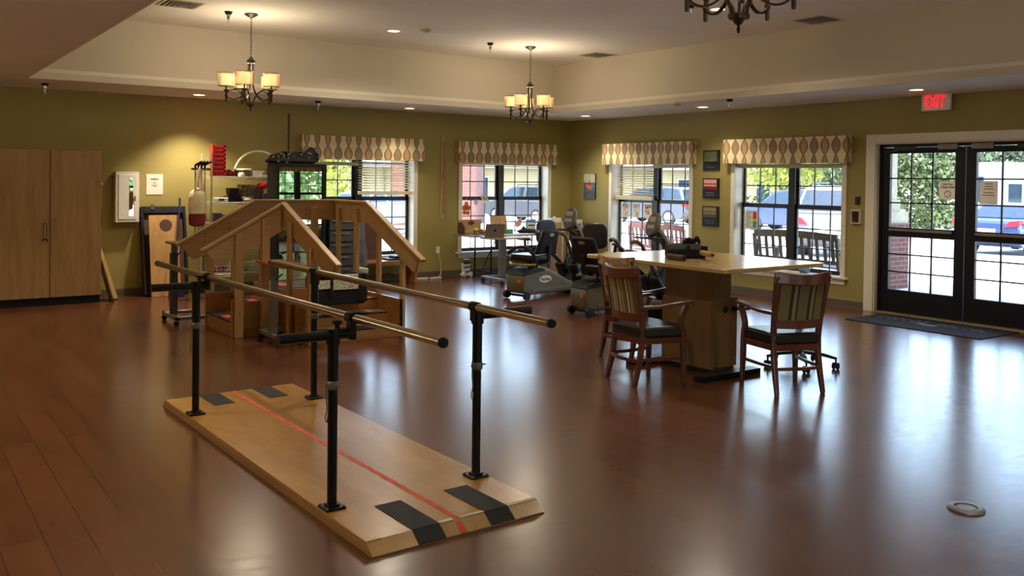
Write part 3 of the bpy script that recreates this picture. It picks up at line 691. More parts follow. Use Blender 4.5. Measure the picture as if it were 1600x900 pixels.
for (xa, ya, xb, yb) in ((-.362, 2.2, -.312, -1.85), (.428, 1.9, .39, -1.70)):
    q = M(); q.sweep([(xa, ya, ZR), (xb, yb, ZR)], [((.0208 if i % 3 else .0199)*math.cos(2*PI*i/30), (.0208 if i % 3 else .0199)*math.sin(2*PI*i/30)) for i in range(30)]); ro = q.build('hand_rail', 'ribbed_steel', pb)
    for (x, y, s) in ((xa, ya, 1), (xb, yb, -1)): M().lathe([(.0215, -.014), (.0225, -.012), (.0225, .006), (.018, .012)] if s > 0 else [(.018, -.012), (.0225, -.006), (.0225, .012), (.0215, .014)], (x, y, ZR), 20, 'y').build('end_cap', 'black_plastic', ro, 0, True)

# ================================================================ practice stairs
ps = thing('practice_stairs', 'L shaped wooden practice stairs with two flights and board handrails', 'stairs', (-6.6, -3.5, 0)); O = (-6.6, -3.5, 0)
def psb(name, m_, mk, parent=ps, **kw): b_ = M(O); mk(b_); return b_.build(name, m_, parent, **kw)
XR0, XR1, YN, YF = -7.07, -6.08, -3.94, -3.04
def step(x0, x1, y0, y1, z, mat0, mat1):
    o = psb('step', 'step_wood', lambda b: b.box((x0, y0, 0), (x1, y1, z)), bevel=.003)
    psb('tread_mat', 'tread_rubber', lambda b: b.box((mat0[0], mat0[1], z), (mat1[0], mat1[1], z+.004)), o)
    return o
for i, (y0, y1, z) in enumerate(((-4.73, -4.47, .115), (-4.47, -4.21, .23), (-4.21, -3.95, .345))):
    o = step(XR0+.03, XR1-.03, y0, y1, z, (XR0+.06, y0+.0), (XR1-.24, y0+.17)); psb('nosing', 'tread_rubber', lambda b: b.box((XR0+.03, y0-.003, z-.014), (XR1-.03, y0, z+.002)), o)
for (x0, x1, z) in ((-7.60, -7.34, .155), (-7.34, -7.08, .31)):
    o = step(x0, x1, YN+.03, YF-.03, z, (x0+.004, YN+.12), (x0+.17, YF-.08)); psb('nosing', 'tread_rubber', lambda b: b.box((x0-.003, YN+.03, z-.012), (x0, YF-.03, z+.001)), o)
    psb('orange_mark', 'tape_red', lambda b: b.box((x0+.04, -3.62, z+.004), (x0+.13, -3.42, z+.0055)), o)
o = psb('platform', 'step_wood', lambda b: b.box((XR0+.0, YN, 0), (XR1-.0, YF, .46)), bevel=.003)
psb('tread_mat', 'tread_rubber', lambda b: b.box((XR0+.03, YN+.03, .46), (XR1-.05, YF-.05, .464)), o)
for y in (-3.78, -3.62, -3.46, -3.3): psb('edge_strip', 'cream', lambda b: b.box((XR0+.1, y, .464), (XR1-.1, y+.012, .466)), o)
psb('orange_mark', 'tape_red', lambda b: b.box((XR0+.06, -3.6, .4645), (XR0+.2, -3.38, .466)), o)
for (n_, a, b_) in (('s', (XR0, -4.74, .0), (XR0+.03, YN, .39)), ('s', (XR1-.03, -4.74, 0), (XR1, YN, .39)), ('s', (-7.61, YN, 0), (XR0, YN+.03, .36)), ('s', (-7.61, YF-.03, 0), (XR0, YF, .36))):
    psb('side_panel', 'step_wood', lambda b: b.box(a, b_))
psb('edge_strip', 'black_plastic', lambda b: b.box((XR1-.032, -4.746, 0), (XR1+.001, -4.74, .39)))
# handrail boards: profile in the running direction, extruded across
def board(name, poly, ax, at, th): return psb(name, 'maple', lambda b: b.prism(poly, ax, at-th/2, at+th/2), bevel=.004)
def cap(pts, parent, w_=.062): return psb('rail_cap', 'maple', lambda b: [b.bar([pts[i], pts[i+1]], w_, .032) for i in range(len(pts)-1)], parent, bevel=.008)
for at, nm in ((YN, 'n'), (YF, 'f')):
    poly = [(-7.885, .895), (-7.07, 1.355), (-7.07, 1.09), (-7.70, .742), (-7.735, .735), (-7.765, .755)]
    o = board('handrail_board', poly, 'y', at, .024)
    cap([(-7.925, at, .895), (-7.065, at, 1.372)], o)
o = board('handrail_board', [(XR0, 1.36), (-6.07, 1.36), (-6.07, 1.15), (XR0, 1.15)], 'y', YF, .024); cap([(XR0-.01, YF, 1.374), (-6.05, YF, 1.374)], o)
o = board('handrail_board', [(YF, 1.36), (-3.9, 1.36), (-5.09, .84), (-5.02, .70), (-4.98, .69), (-3.93, 1.145), (YF, 1.145)], 'x', XR1, .024); cap([(XR1, YF+.02, 1.374), (XR1, -3.9, 1.374), (XR1, -5.17, .824)], o)
o = board('handrail_board', [(YN, 1.355), (-5.25, .84), (-5.19, .71), (-5.15, .70), (YN, 1.13)], 'x', XR0, .024); cap([(XR0, YN+.01, 1.374), (XR0, -5.335, .828)], o)
for x in (-7.62, -7.36, -6.95, -6.45):
    for dz in (.06, .12):
        z = .895+(x+7.925)*.5547-.06-dz+.04 if x < -7.1 else 1.33-dz
        psb('bolt', 'black_metal', lambda b: b.sphere((x, YF-.012, z), (.008, .005, .008), 10, 6))
def post(x, y, dx, dy, z0, z1, bolts=None):
    o = psb('post', 'maple_v', lambda b: b.box((x-dx/2, y-dy/2, z0), (x+dx/2, y+dy/2, z1)), bevel=.004)
    if bolts:
        for z in bolts: psb('bolt', 'chrome', lambda b: b.sphere((x, y-dy/2, z), (.009, .006, .009), 10, 6), o)
for x, z1 in ((-7.546, 1.06), (-7.271, 1.215)):
    post(x, YN-.03, .085, .034, .0 if x < -7.4 else .06, z1, (z1-.06, z1-.12, .25)); post(x, YF+.03, .085, .034, 0, z1)
for y, z1 in ((-3.21, 1.3), (-3.69, 1.3), (-4.138, 1.2), (-4.682, .96)): post(XR1-.03 if y > -4 else XR1+.03, y, .036, .075, .0 if y < -4 else .464, z1)
for y, z1 in ((-4.2, 1.18), (-4.72, .95)): post(XR0-.03, y, .036, .08, 0, z1)
post(-6.356, YF-.03, .085, .034, .464, 1.3); post(-6.95, YF+.03, .085, .034, 0, 1.3)

# ================================================================ work table and its chairs
TL, TR, TF, TB, TH = -4.96, -3.62, -8.11, -6.35, .94
wt = thing('work_table', 'large wooden pedestal work table with a thick oak top', 'table', (-4.6, -7.4, 0)); O2 = (-4.6, -7.4, 0)
def rrect(x0, x1, y0, y1, r, k=5):
    o = []
    for cx, cy, a in ((x1-r, y1-r, 0), (x0+r, y1-r, 90), (x0+r, y0+r, 180), (x1-r, y0+r, 270)):
        for i in range(k+1): o.append((cx+r*math.cos(R(a+90*i/k)), cy+r*math.sin(R(a+90*i/k))))
    return o
M(O2).prism(rrect(TL, TR, TF, TB, .05), 'z', TH-.036, TH).build('tabletop', 'table_top', wt, .006)
M(O2).box((-4.752, -7.825, .04), (-4.50, -7.2, .62)).build('pedestal', 'table_base', wt, .004)
M(O2).box((-4.735, -7.80, .6), (-4.52, -7.22, TH-.036)).build('upper_column', 'table_base', wt, .004)
pn = M(O2).box((-4.765, -7.845, .07), (-4.49, -7.825, .66)).build('end_panel', 'table_base', wt, .003)
q = M(O2); q.lathe([(.028, -.004), (.03, 0)], (-4.64, -7.846, .56), 20, 'y'); q.build('crank_hole', 'black_plastic', pn)
q = M(O2); q.cyl((-4.545, -7.85, .565), (-4.545, -7.88, .565), .022, n=12); q.tube([(-4.545, -7.88, .565), (-4.47, -7.9, .56), (-4.40, -7.9, .558)], .012, 8); q.build('crank_handle', 'black_metal', wt, 0, True)
for z in (.13, .62):
    for x in (-4.735, -4.52): M(O2).sphere((x, -7.846, z), .007, 8, 6).build('bolt', 'chrome', pn)
q = M(O2); q.box((-5.04, -7.98, 0), (-4.33, -7.86, .05)); q.box((-5.04, -7.16, 0), (-4.33, -7.04, .05)); q.box((-4.76, -7.86, 0), (-4.49, -7.16, .045)); q.build('base_frame', 'black_metal', wt, .004)

def chair(name, label, loc, rz, fab, seat_m='leather', top_m='chair_wood'):
    t = thing(name, label, 'chair', loc, R(rz), 'wooden armchairs around the work table'); w_ = 'chair_wood'
    for s in (-1, 1):
        q = M(); q.bar(spline([(s*.205, -.235, 0), (s*.2, -.185, .22), (s*.2, -.165, .42), (s*.207, -.185, .62), (s*.226, -.247, .93)], 5), .036, .042, upv=(0,1,0), scales=[.8,.85,.9,.95]+[1]*17); q.build('rear_leg', w_, t, .004)
        q = M(); q.bar(spline([(s*.25, .215, 0), (s*.245, .21, .22), (s*.245, .205, .40), (s*.255, .17, .5), (s*.262, .19, .58), (s*.265, .225, .645)], 4), .036, .046, upv=(0,1,0), scales=[.75,.8,.85,.9]+[1]*17); q.build('front_leg', w_, t, .004)
        q = M(); q.bar(spline([(s*.21, -.20, .635), (s*.25, -.05, .64), (s*.27, .1, .66), (s*.27, .24, .668), (s*.272, .275, .66)], 5), .052, .026); q.build('armrest', w_, t, .008)
        q = M(); q.bar(spline([(s*.2, -.2, .21), (s*.215, 0, .205), (s*.24, .2, .21)], 6), .02, .026); q.build('stretcher', w_, t, .003)
    q = M(); q.bar(spline([(-.248, -.235, .922), (-.12, -.29, .908), (0, -.308, .903), (.12, -.29, .908), (.248, -.235, .922)], 5), .028, .088); q.build('top_rail', top_m, t, .008)
    q = M(); q.bar(spline([(-.2, -.185, .55), (0, -.215, .545), (.2, -.185, .55)], 6), .026, .07); q.build('lower_rail', w_, t, .004)
    q = M(); q.bar(spline([(-.2, -.205, .2), (0, -.235, .2), (.2, -.205, .2)], 6), .02, .026); q.build('stretcher', w_, t, .003)
    q = M(); N = 8; vs = []
    for i in range(N+1):
        u = -.19+.38*i/N; bow = .032*(1-(u/.2)**2)
        for z, y in ((.58, -.178), (.73, -.205), (.88, -.238)): vs += [(u, y-bow-.016, z), (u, y-bow+.022, z)]
    fs = []
    for i in range(N):
        a, b = i*6, (i+1)*6
        for k_ in range(2): fs += [(a+2*k_, a+2*k_+2, b+2*k_+2, b+2*k_), (a+2*k_+1, b+2*k_+1, b+2*k_+3, a+2*k_+3)]
        fs += [(a, b, b+1, a+1), (a+4, a+5, b+5, b+4)]
    q.add(vs, fs+[(0,1,3,2),(2,3,5,4),(N*6,N*6+2,N*6+3,N*6+1),(N*6+2,N*6+4,N*6+5,N*6+3)]); q.build('back_cushion', fab, t, 0, True)
    sp = [(-.215, -.19), (.215, -.19), (.262, .19), (.2, .235), (-.2, .235), (-.262, .19)]
    M().prism(sp, 'z', .385, .475).build('seat_cushion', seat_m, t, .022, True, 3)
    M().prism([(x*.97, y*.98) for x, y in sp], 'z', .335, .385).build('apron', w_, t, .004)
    return t
chair('dining_armchair', 'wooden armchair with a brown striped back at the corner of the work table', (-5.35, -7.605, 0), -99, 'stripe_fabric')
chair('dining_armchair', 'wooden armchair with wide green stripes and its back to the floor outlet', (-4.605, -8.43, 0), -19.5, 'stripe_green')
chair('dining_armchair', 'wooden armchair with a floral back tucked behind the brown striped chair', (-4.765, -6.85, 0), -90, 'floral', top_m='floral')
stl = thing('rolling_stool', 'rolling stool with a black five spoke base behind the green striped chair', 'stool', (-3.76, -7.95, 0), .2)
for i in range(5):
    a = 2*PI*i/5; q = M(); q.bar([(.03*math.cos(a), .03*math.sin(a), .13), (.2*math.cos(a), .2*math.sin(a), .12), (.32*math.cos(a), .32*math.sin(a), .095)], .045, .03, scales=[1, .9, .7]); lg = q.build('leg', 'black_plastic', stl, .006)
    q = M(); x, y = .31*math.cos(a), .31*math.sin(a)
    for s in (-1, 1): q.lathe([(.02, s*.008), (.03, s*.01), (.03, s*.026), (.02, s*.028)], (x, y, .03), 12, 'y')
    q.cyl((x, y, .04), (x, y, .09), .009, n=8); q.build('caster', 'rubber', lg, 0, True)
M().cyl((0, 0, .11), (0, 0, .42), .026).build('column', 'black_metal', stl, 0, True)
M().lathe([(.05, .42), (.165, .425), (.178, .45), (.172, .485), (.12, .50), (.0, .502)], n=28).build('seat', 'leather', stl, 0, True)

# rolled bag and dowels on the table
bg_ = thing('equipment_bag', 'black folded equipment bag lying on the work table', 'bag', (-4.36, -7.11, TH), R(-40)); bg_.scale = (.62, .8, 1.3)
q = M(); sec = [(-.12, .002), (.12, .002), (.135, .04), (.12, .085), (.05, .10), (-.06, .095), (-.13, .06)]
q.sweep([(-.30, 0, 0), (-.2, .01, .0), (0, 0, 0), (.15, -.01, 0), (.27, 0, 0)], [(-a, b) for a, b in sec], scales=[.9, 1, 1.04, 1.0, .85]); q.build('body', 'black_fabric', bg_, .01, True)
q = M(); q.tube(spline([(-.05, -.02, .1), (.02, .0, .125), (.1, .02, .115), (.16, .0, .135), (.2, -.02, .105)], 5), .022, 8, scales=None); q.build('strap_roll', 'black_fabric', bg_, 0, True)
q = M(); q.box((-.02, -.115, .02), (.04, -.13, .095)); q.box((.2, -.11, .02), (.3, -.125, .09)); q.build('side_flap', 'black_fabric', bg_, .004)
dw = thing('exercise_roller', 'wooden roller poking out of the black bag on the table', 'roller', (-4.346, -7.319, TH+.055)); M().cyl((0.088,0.176,0), (-0.088,-0.176,0), .026, n=16).build('roller', 'plank', dw, 0, True); M().cyl((-0.088,-0.176,0), (-0.101,-0.202,0), .011, n=10).build('axle', 'black_metal', dw)
dw = thing('exercise_roller', 'dark foam roller beside the black bag at the table edge', 'roller', (-4.663, -7.277, TH+.0275)); M().cyl((0.008,0.108,0), (-0.008,-0.108,0), 0.026, n=16).build('roller', 'kraft_brown', dw, 0, True); M().cyl((-0.008,-0.108,0), (-0.009,-0.118,0), .011, n=10).build('axle', 'black_metal', dw)
# ================================================================ ceiling fittings
def lamp(kind, loc, energy, col, size=.1, spot=None, blend=.6, rot=None):
    l = bpy.data.lights.new(kind.lower()+'_light', kind); l.energy = energy; l.color = col
    if kind == 'SPOT': l.spot_size = R(spot); l.spot_blend = blend; l.shadow_soft_size = size
    if kind == 'POINT': l.shadow_soft_size = size
    o = bpy.data.objects.new(l.name, l); C.objects.link(o); o.location = loc
    if rot: o.rotation_euler = rot
    return o
def downlight(x, y, z, label, e, spot=120):
    t = thing('recessed_downlight', label, 'ceiling light', (x, y, z), 0, 'recessed ceiling downlights')
    M().lathe([(.075, 0), (.075, -.006), (.1, -.008), (.104, -.002), (.104, 0)], n=24).build('trim_ring', 'white_plastic', t, 0, True)
    M().lathe([(.0, -.003), (.075, -.003), (.075, -.0025), (0, -.0025)], n=24).build('lens', 'lamp_warm', t)
    if e: lamp('SPOT', (x, y, z-.03), e, (1, .87, .69), .07, spot, .7)
downlight(-5.2, -2.816, TZ, 'lit round downlight in the raised ceiling beside the smoke detector', DOWN, 150)
downlight(-3.15, -6.36, TZ, 'lit round downlight in the raised ceiling seen through the near chandelier arms', DOWN, 150)
downlight(-6.975, -.583, CZ, 'downlight in the lowered ceiling above the white first aid cabinet', DOWN*1.3, 105)
downlight(-3.73, -.58, CZ, 'downlight in the lowered ceiling left of the far chandelier', DOWN*.3, 100)
downlight(-.715, -1.263, CZ, 'downlight in the lowered ceiling nearest the room corner', DOWN*.5, 130)
downlight(-.69, -3.889, CZ, 'downlight in the lowered ceiling above the three framed posters', DOWN*.35, 130)
downlight(-.757, -7.239, CZ, 'lit downlight in the lowered ceiling beside the exit sign', DOWN*.2, 110)
for x, y, e in ((-7.04, -6.36, .8), (-5.1, -10, .4), (-3.1, -10, .25)): downlight(x, y, TZ, 'round downlight in the raised ceiling above the walking bars', DOWN*e, 110)
for x, y in ((-10.9, -2.6), (-10.9, -6.0), (-10.9, -9.5)): downlight(x, y, CZ, 'round downlight in the lowered ceiling along the west wall', DOWN*.8, 120)
for y in (-3.2, -7.5):  # unseen sconces added to brighten the lowered ceiling at the left
    t = thing('fill_sconce', 'unseen shaded sconce added on the west wall to brighten the left ceiling', 'added light', (WX, y, 1.95), 0, 'added fill sconces on the west wall'); M().box((0, -.05, -.12), (.02, .05, .12)).build('back_plate', 'bronze', t); M().lathe([(.07, -.09), (.09, .09), (.085, .09), (.065, -.09), (.07, -.09)], (.11, 0, 0), 20).build('shade', 'sheer_shade', t, 0, True); M().lathe([(0, -.07), (.03, -.05), (.03, .05), (0, .06)], (.11, 0, 0), 12).build('bulb', 'bulb_glow', t, 0, True); M().bar([(.02, 0, -.08), (.11, 0, -.08)], .02, .02).build('arm', 'bronze', t); lamp('POINT', (WX+.2, y, 2.02), 18, (1, .84, .56), .12)
CH = [(-7.036, -2.81), (-3.055, -2.836), (-7.04, -10.0)]
def chandelier(x, y, label, a0):
    t = thing('chandelier', label, 'chandelier', (x, y, TZ), a0, 'bronze five light chandeliers'); z0 = -TZ
    M().lathe([(.0, 0), (.075, 0), (.078, -.012), (.05, -.03), (.016, -.045), (.01, -.055), (0, -.055)], n=20).build('ceiling_canopy', 'bronze', t, 0, True)
    q = M(); zz = -.055; n = 13; st_ = (3.035+z0+.055)
    for i in range(n):
        zc = zz+st_*(i+.5)/n; hl = -st_/n*.62
        q.tube([(.009*math.cos(a*PI/5)*(1 if i % 2 else 0), .009*math.cos(a*PI/5)*(0 if i % 2 else 1), zc+hl*math.sin(a*PI/5)) for a in range(10)], .0028, 5, True)
    ch_ = q.build('chain', 'bronze', t, 0, True); ch_['kind'] = 'stuff'
    q = M(); q.lathe([(0, 3.035), (.012, 3.03), (.03, 3.0), (.047, 2.985), (.047, 2.955), (.03, 2.945), (0, 2.945)], (0, 0, z0), 18); q.build('top_hub', 'bronze', t, 0, True)
    q = M(); q.lathe([(0, 2.40), (.006, 2.405), (.009, 2.42), (.006, 2.44), (.022, 2.452), (.03, 2.465), (.052, 2.47), (.055, 2.478), (.055, 2.498), (.045, 2.50), (0, 2.505)], (0, 0, z0), 20); q.build('bottom_finial', 'bronze', t, 0, True)
    for i in range(5):
        a = 2*PI*i/5; ca, sa = math.cos(a), math.sin(a)
        def p(r, z): return (r*ca, r*sa, z+z0)
        q = M(); q.bar(spline([p(.028, 2.96), p(.028, 2.8), p(.032, 2.72), (p(.055, 2.64)), p(.11, 2.565), p(.18, 2.53), p(.245, 2.545), p(.272, 2.59)], 6), .012, .016, upv=(-sa, ca, 0))
        q.bar(spline([p(.04, 2.49), p(.05, 2.54), p(.085, 2.595), p(.14, 2.635), p(.2, 2.64), p(.25, 2.62), p(.272, 2.575)], 6), .012, .014, upv=(-sa, ca, 0))
        q.lathe([(.009, 2.50), (.012, 2.51), (.012, 2.56), (.016, 2.565), (.016, 2.585), (.011, 2.59), (.011, 2.61), (.03, 2.632), (.034, 2.638), (.01, 2.642), (.01, 2.68), (.0, 2.68)], p(.27, 0), 12)
        arm = q.build('arm', 'bronze', t, 0, True)
        c = p(.27, 0)
        M().lathe([(.0, 2.69), (.055, 2.69), (.055, 2.815), (.0, 2.815)], c, 18).build('candle_glass', 'bulb_glow', arm, 0, True)
        q = M()
        for z in (2.678, 2.826): q.tube([(c[0]+.092*math.cos(k_*PI/12), c[1]+.092*math.sin(k_*PI/12), c[2]+z) for k_ in range(24)], .0035, 6, True)
        for k_ in range(3): q.bar([(c[0], c[1], c[2]+2.68), (c[0]+.092*math.cos(2.1*k_), c[1]+.092*math.sin(2.1*k_), c[2]+2.68)], .004, .004)
        q.build('shade_ring', 'bronze', arm, 0, True)
        q = M(); N = 28
        for k_ in range(N):
            b0, b1 = 2*PI*k_/N, 2*PI*(k_+1)/N; q.quad((c[0]+.092*math.cos(b0), c[1]+.092*math.sin(b0), c[2]+2.68), (c[0]+.092*math.cos(b1), c[1]+.092*math.sin(b1), c[2]+2.68), (c[0]+.092*math.cos(b1), c[1]+.092*math.sin(b1), c[2]+2.825), (c[0]+.092*math.cos(b0), c[1]+.092*math.sin(b0), c[2]+2.825))
        q.build('sheer_shade', 'sheer_shade', arm, 0, True)
    lamp('POINT', (x, y, 2.9), CHAN*(.4 if y < -9 else 1), (1, .86, .66), .22)
chandelier(*CH[0], 'bronze chandelier with drum shades hanging above the practice stairs', R(20))
chandelier(*CH[1], 'bronze chandelier with drum shades hanging in front of the room corner', R(62))
chandelier(*CH[2], 'bronze chandelier cut off by the top of the picture', R(8))
def sprinkler(x, y, z, label):
    t = thing('fire_sprinkler', label, 'sprinkler', (x, y, z), 0, 'ceiling fire sprinklers')
    M().lathe([(0, 0), (.045, 0), (.046, -.006), (.03, -.035), (0, -.035)], n=18).build('escutcheon', 'black_plastic', t, 0, True)
    q = M(); q.lathe([(0, -.035), (.022, -.035), (.02, -.07), (.011, -.085), (.011, -.1), (.004, -.105), (.004, -.12), (.014, -.122), (.014, -.126), (0, -.126)], n=14); q.build('head', 'chrome', t, 0, True)
for a in ((-7.293, -2.79, TZ, 'fire sprinkler to the left of the chandelier over the stairs'), (-3.689, -2.765, TZ, 'fire sprinkler to the left of the chandelier at the corner'), (-3.536, -6.329, TZ, 'fire sprinkler beside the chandelier at the top edge of the picture'),
          (-8.885, -.814, CZ, 'fire sprinkler above the tall oak cabinet'), (-5.339, -.778, CZ, 'fire sprinkler above the thin rod on the wall'), (-1.355, -4.976, CZ, 'fire sprinkler above the valance nearest the doors')): sprinkler(*a)
for x, y, z, l in ((-4.959, -3.206, TZ, 'round smoke detector on the raised ceiling'), (-1.431, -4.084, CZ, 'round smoke detector on the lowered ceiling edge')):
    t = thing('smoke_detector', l, 'smoke detector', (x, y, z)); M().lathe([(0, 0), (.075, 0), (.075, -.012), (.06, -.035), (.03, -.05), (0, -.052)], n=24).build('cover', 'cream', t, 0, True); M().lathe([(.062, -.018), (.069, -.02), (.064, -.03), (.058, -.028)], n=24).build('vent_ring', 'dark_grey', t)
for x, y, l in ((-7.85, -2.9, 'square ceiling vent at the edge of the lowered ceiling'), (-1.81, -2.82, 'square ceiling vent right of the chandelier at the corner'), (-1.79, -6.63, 'square ceiling vent right of the chandelier at the top edge')):
    t = thing('ceiling_vent', l, 'vent', (x, y, TZ)); h = .21
    M().box((-h+.03, -h+.03, -.004), (h-.03, h-.03, -.002)).build('backing', 'black_plastic', t)
    for i, r_ in enumerate((.21, .165, .12, .075, .035)):
        q = M(); i_ = r_-.028 if i else r_-.025
        for a, b in (((-r_, -r_), (r_, -i_)), ((-r_, i_), (r_, r_)), ((-r_, -i_), (-i_, i_)), ((i_, -i_), (r_, i_))):
            q.box((a[0], a[1], -.008-.004*i), (b[0], b[1], -.004-.004*i))
        q.build('frame' if i == 0 else 'louvre', 'cream' if i == 0 else 'grey_metal', t)
ex = thing('exit_sign', 'white exit sign with glowing red EXIT letters above the glass doors', 'sign', (-.10, -7.11, 2.65), -PI/2)
M().box((-.18, -.022, -.1), (.18, .022, .1)).build('housing', 'exit_white', ex, .006)
M().box((-.03, -.02, .098), (.03, .02, .101)).build('ceiling_mount', 'exit_white', ex)
text('lettering', 'EXIT', .205, 'exit_red', ex, (-.01, -.024, .0), (PI/2, 0, 0), .001, bold=.004).scale = (.62, 1, 1)
# ================================================================ north wall, left part
cb_ = thing('oak_cabinet', 'tall oak cabinet with double doors against the olive wall', 'cabinet', (-8.80, -.28, 0)); OC = (-8.80, -.28, 0)
CX0, CX1, CF = -9.92, -8.19, -.55
q = M(OC); q.box((CX0, CF+.02, .10), (CX1, -.005, 1.945)); q.build('body', 'cabinet_oak', cb_, .003)
M(OC).box((CX0+.02, CF+.05, 0), (CX1-.01, -.02, .10)).build('plinth', 'black_plastic', cb_)
for i, (x0, x1) in enumerate(((CX0, -9.36), (-9.352, -8.79), (-8.782, CX1))):
    d = M(OC).box((x0+.002, CF, .105), (x1-.002, CF+.019, 1.945)).build('door', 'cabinet_oak', cb_, .002)
    if i:
        x = x1-.055 if i == 1 else x0+.05
        q = M(OC); q.tube([(x, CF, .99), (x, CF-.028, .995), (x, CF-.028, 1.085), (x, CF, 1.09)], .005, 8); q.build('handle', 'chrome', d, 0, True)
lk = thing('cabinet_lock', 'black sliding loop lock hanging on the oak cabinet handle', 'lock', (-8.845, CF-.034, .9)); q = M()
for s in (-1, 1): q.tube([(s*.017, 0, .12), (s*.017, 0, -.06)], .004, 8); q.sphere((s*.02, 0, -.075), .012, 8, 6)
q.tube(arc((0, 0, .12), .017, 0, 180, 8), .004, 8); q.box((-.02, -.008, -.072), (.02, .008, -.055)); q.build('loop', 'black_plastic', lk, 0, True)
hk = thing('coat_hook', 'small metal coat hook on the side of the oak cabinet', 'hook', (CX1, -.3, 1.79)); q = M(); q.box((-.004, -.012, -.085), (.006, .012, .09)); q.build('plate', 'chrome', hk); q = M()
for z in (-.0, -.06): q.tube(spline([(.006, 0, z), (.03, 0, z-.02), (.045, 0, z-.01), (.045, 0, z+.01)], 4), .004, 6)
q.build('prong', 'brass', hk, 0, True)
bl = thing('black_strap', 'black strap with a red and yellow clip hanging beside the oak cabinet', 'strap', (CX1+.02, -.3, 1.2)); q = M()
q.sweep(spline([(-.005, 0, .38), (.0, 0, .2), (.012, 0, 0), (.02, 0, -.16), (.004, 0, -.26)], 5), [(-.012,-.028),(.012,-.028),(.012,.028),(-.012,.028)], scales=[.4]*3+[.7]*4+[1]*20, upv=(0,1,0)); q.sphere((-.002, 0, .37), .018, 8, 6); q.build('webbing', 'black_fabric', bl, 0, True)
q = M(); q.box((.012, -.014, .275), (.04, .014, .31)); q.build('red_clip', 'red_plastic', bl, .004); q = M(); q.box((.012, -.014, .312), (.042, .014, .34)); q.build('yellow_clip', 'yellow_soft', bl, .004)
M().box((-.018, -.02, -.3), (0, .02, -.22)).build('buckle', 'grey_metal', bl, .004)
for i, (x, y, tp, l) in enumerate(((-8.025, -.43, (-8.165, -.2, .66), 'front one of two thin wooden boards leaning on the cabinet side'), (-7.965, -.33, (-8.15, -.1, .74), 'rear one of two thin wooden boards leaning on the cabinet side'))):
    q = M((x, y, 0)); b_ = Vector((x, y, 0)); t_ = Vector(tp); q.bar([b_+Vector((0, 0, .0)), t_], .03, .30 if i == 0 else .12, upv=(0, 1, 0)); tag(q.build('leaning_board', 'plank', None, .002), l, 'board', 'boards leaning by the cabinet')
ae = thing('aid_cabinet', 'white first aid wall cabinet with a narrow glass strip', 'wall cabinet', (-7.783, 0, 1.35)); 
q = M(); q.box((-.15, -.12, -.34), (.15, -.002, .34)); q.build('body', 'white_plastic', ae, .004)
d = M().box((-.115, -.128, -.3), (.115, -.12, .305)).build('door', 'white_plastic', ae, .003)
M().box((.02, -.131, -.255), (.07, -.1275, .265)).build('window', 'mirror', d)
q = M(); q.lathe([(.009, -.012), (.012, 0)], (.095, -.129, .0), 12, 'y'); q.bar([(.095, -.142, .01), (.09, -.145, -.055)], .012, .008); q.build('handle', 'chrome', d)
pn_ = thing('wall_notice', 'white printed notice on the wall beside the first aid cabinet', 'notice', (-7.405, -.003, 1.523)); M().box((-.11, -.003, -.142), (.11, .002, .142)).build('sheet', 'paper', pn_); q = M()
for z, w_ in ((.075, .055), (.065, .05), (.03, .014), (.012, .02), (-.012, .04), (-.028, .022)): q.box((-w_, -.0042, z-.003), (w_, -.003, z+.003))
q.prism([(-.008, .085), (.008, .085), (0, .1)], 'y', -.0042, -.003); q.build('printed_lines', 'dark_grey', pn_)
def lean(root, tilt): root.rotation_euler = (R(tilt), 0, 0)
c1 = thing('cornhole_board', 'black framed cornhole board leaning on the wall at the back', 'game board', (-7.30, -.27, 0.02)); lean(c1, -11)
q = M(); q.box((-.30, -.02, 0), (-.262, .08, 1.22)); q.box((.262, -.02, 0), (.30, .08, 1.22)); q.box((-.262, -.02, 1.12), (.262, .08, 1.22)); q.box((-.262, -.02, 0), (.262, .08, .05)); q.build('frame', 'black_fabric', c1, .01)
M().box((-.262, .03, .05), (.262, .045, 1.12)).build('panel', 'kraft_brown', c1)
M().box((-.17, -.028, 1.17), (-.12, -.02, 1.245)).build('latch', 'dark_grey', c1, .004)
c2 = thing('cornhole_board', 'bare plywood cornhole board with a round hole leaning in front', 'game board', (-7.335, -.335, 0)); lean(c2, -9.5); q = M(); N = 32; hx, hz, hr, W0, W1, ZT = .035, .97, .085, -.185, .20, 1.115
ring = [(hx+hr*math.cos(2*PI*i/N), hz+hr*math.sin(2*PI*i/N)) for i in range(N)]
def edge(i):
    a = 2*PI*i/N; dx, dz = math.cos(a), math.sin(a); k_ = min((W1-hx)/dx if dx > 1e-6 else (W0-hx)/dx if dx < -1e-6 else 9, (ZT-hz)/dz if dz > 1e-6 else (.0-hz)/dz if dz < -1e-6 else 9); return (hx+dx*k_, hz+dz*k_)
outer = [edge(i) for i in range(N)]
for cx_, cz_ in ((W1, ZT), (W0, ZT), (W0, 0), (W1, 0)):
    i = min(range(N), key=lambda j: (outer[j][0]-cx_)**2+(outer[j][1]-cz_)**2); outer[i] = (cx_, cz_)
vs = [(a, y, b) for y in (-.018, 0) for a, b in ring+outer]; fs = []
for i in range(N):
    j = (i+1) % N; fs += [(i, j, N+j, N+i), (2*N+i, 3*N+i, 3*N+j, 2*N+j), (i, 2*N+i, 2*N+j, j), (N+i, N+j, 3*N+j, 3*N+i)]
q.add(vs, fs); q.build('panel', 'ply_board', c2)
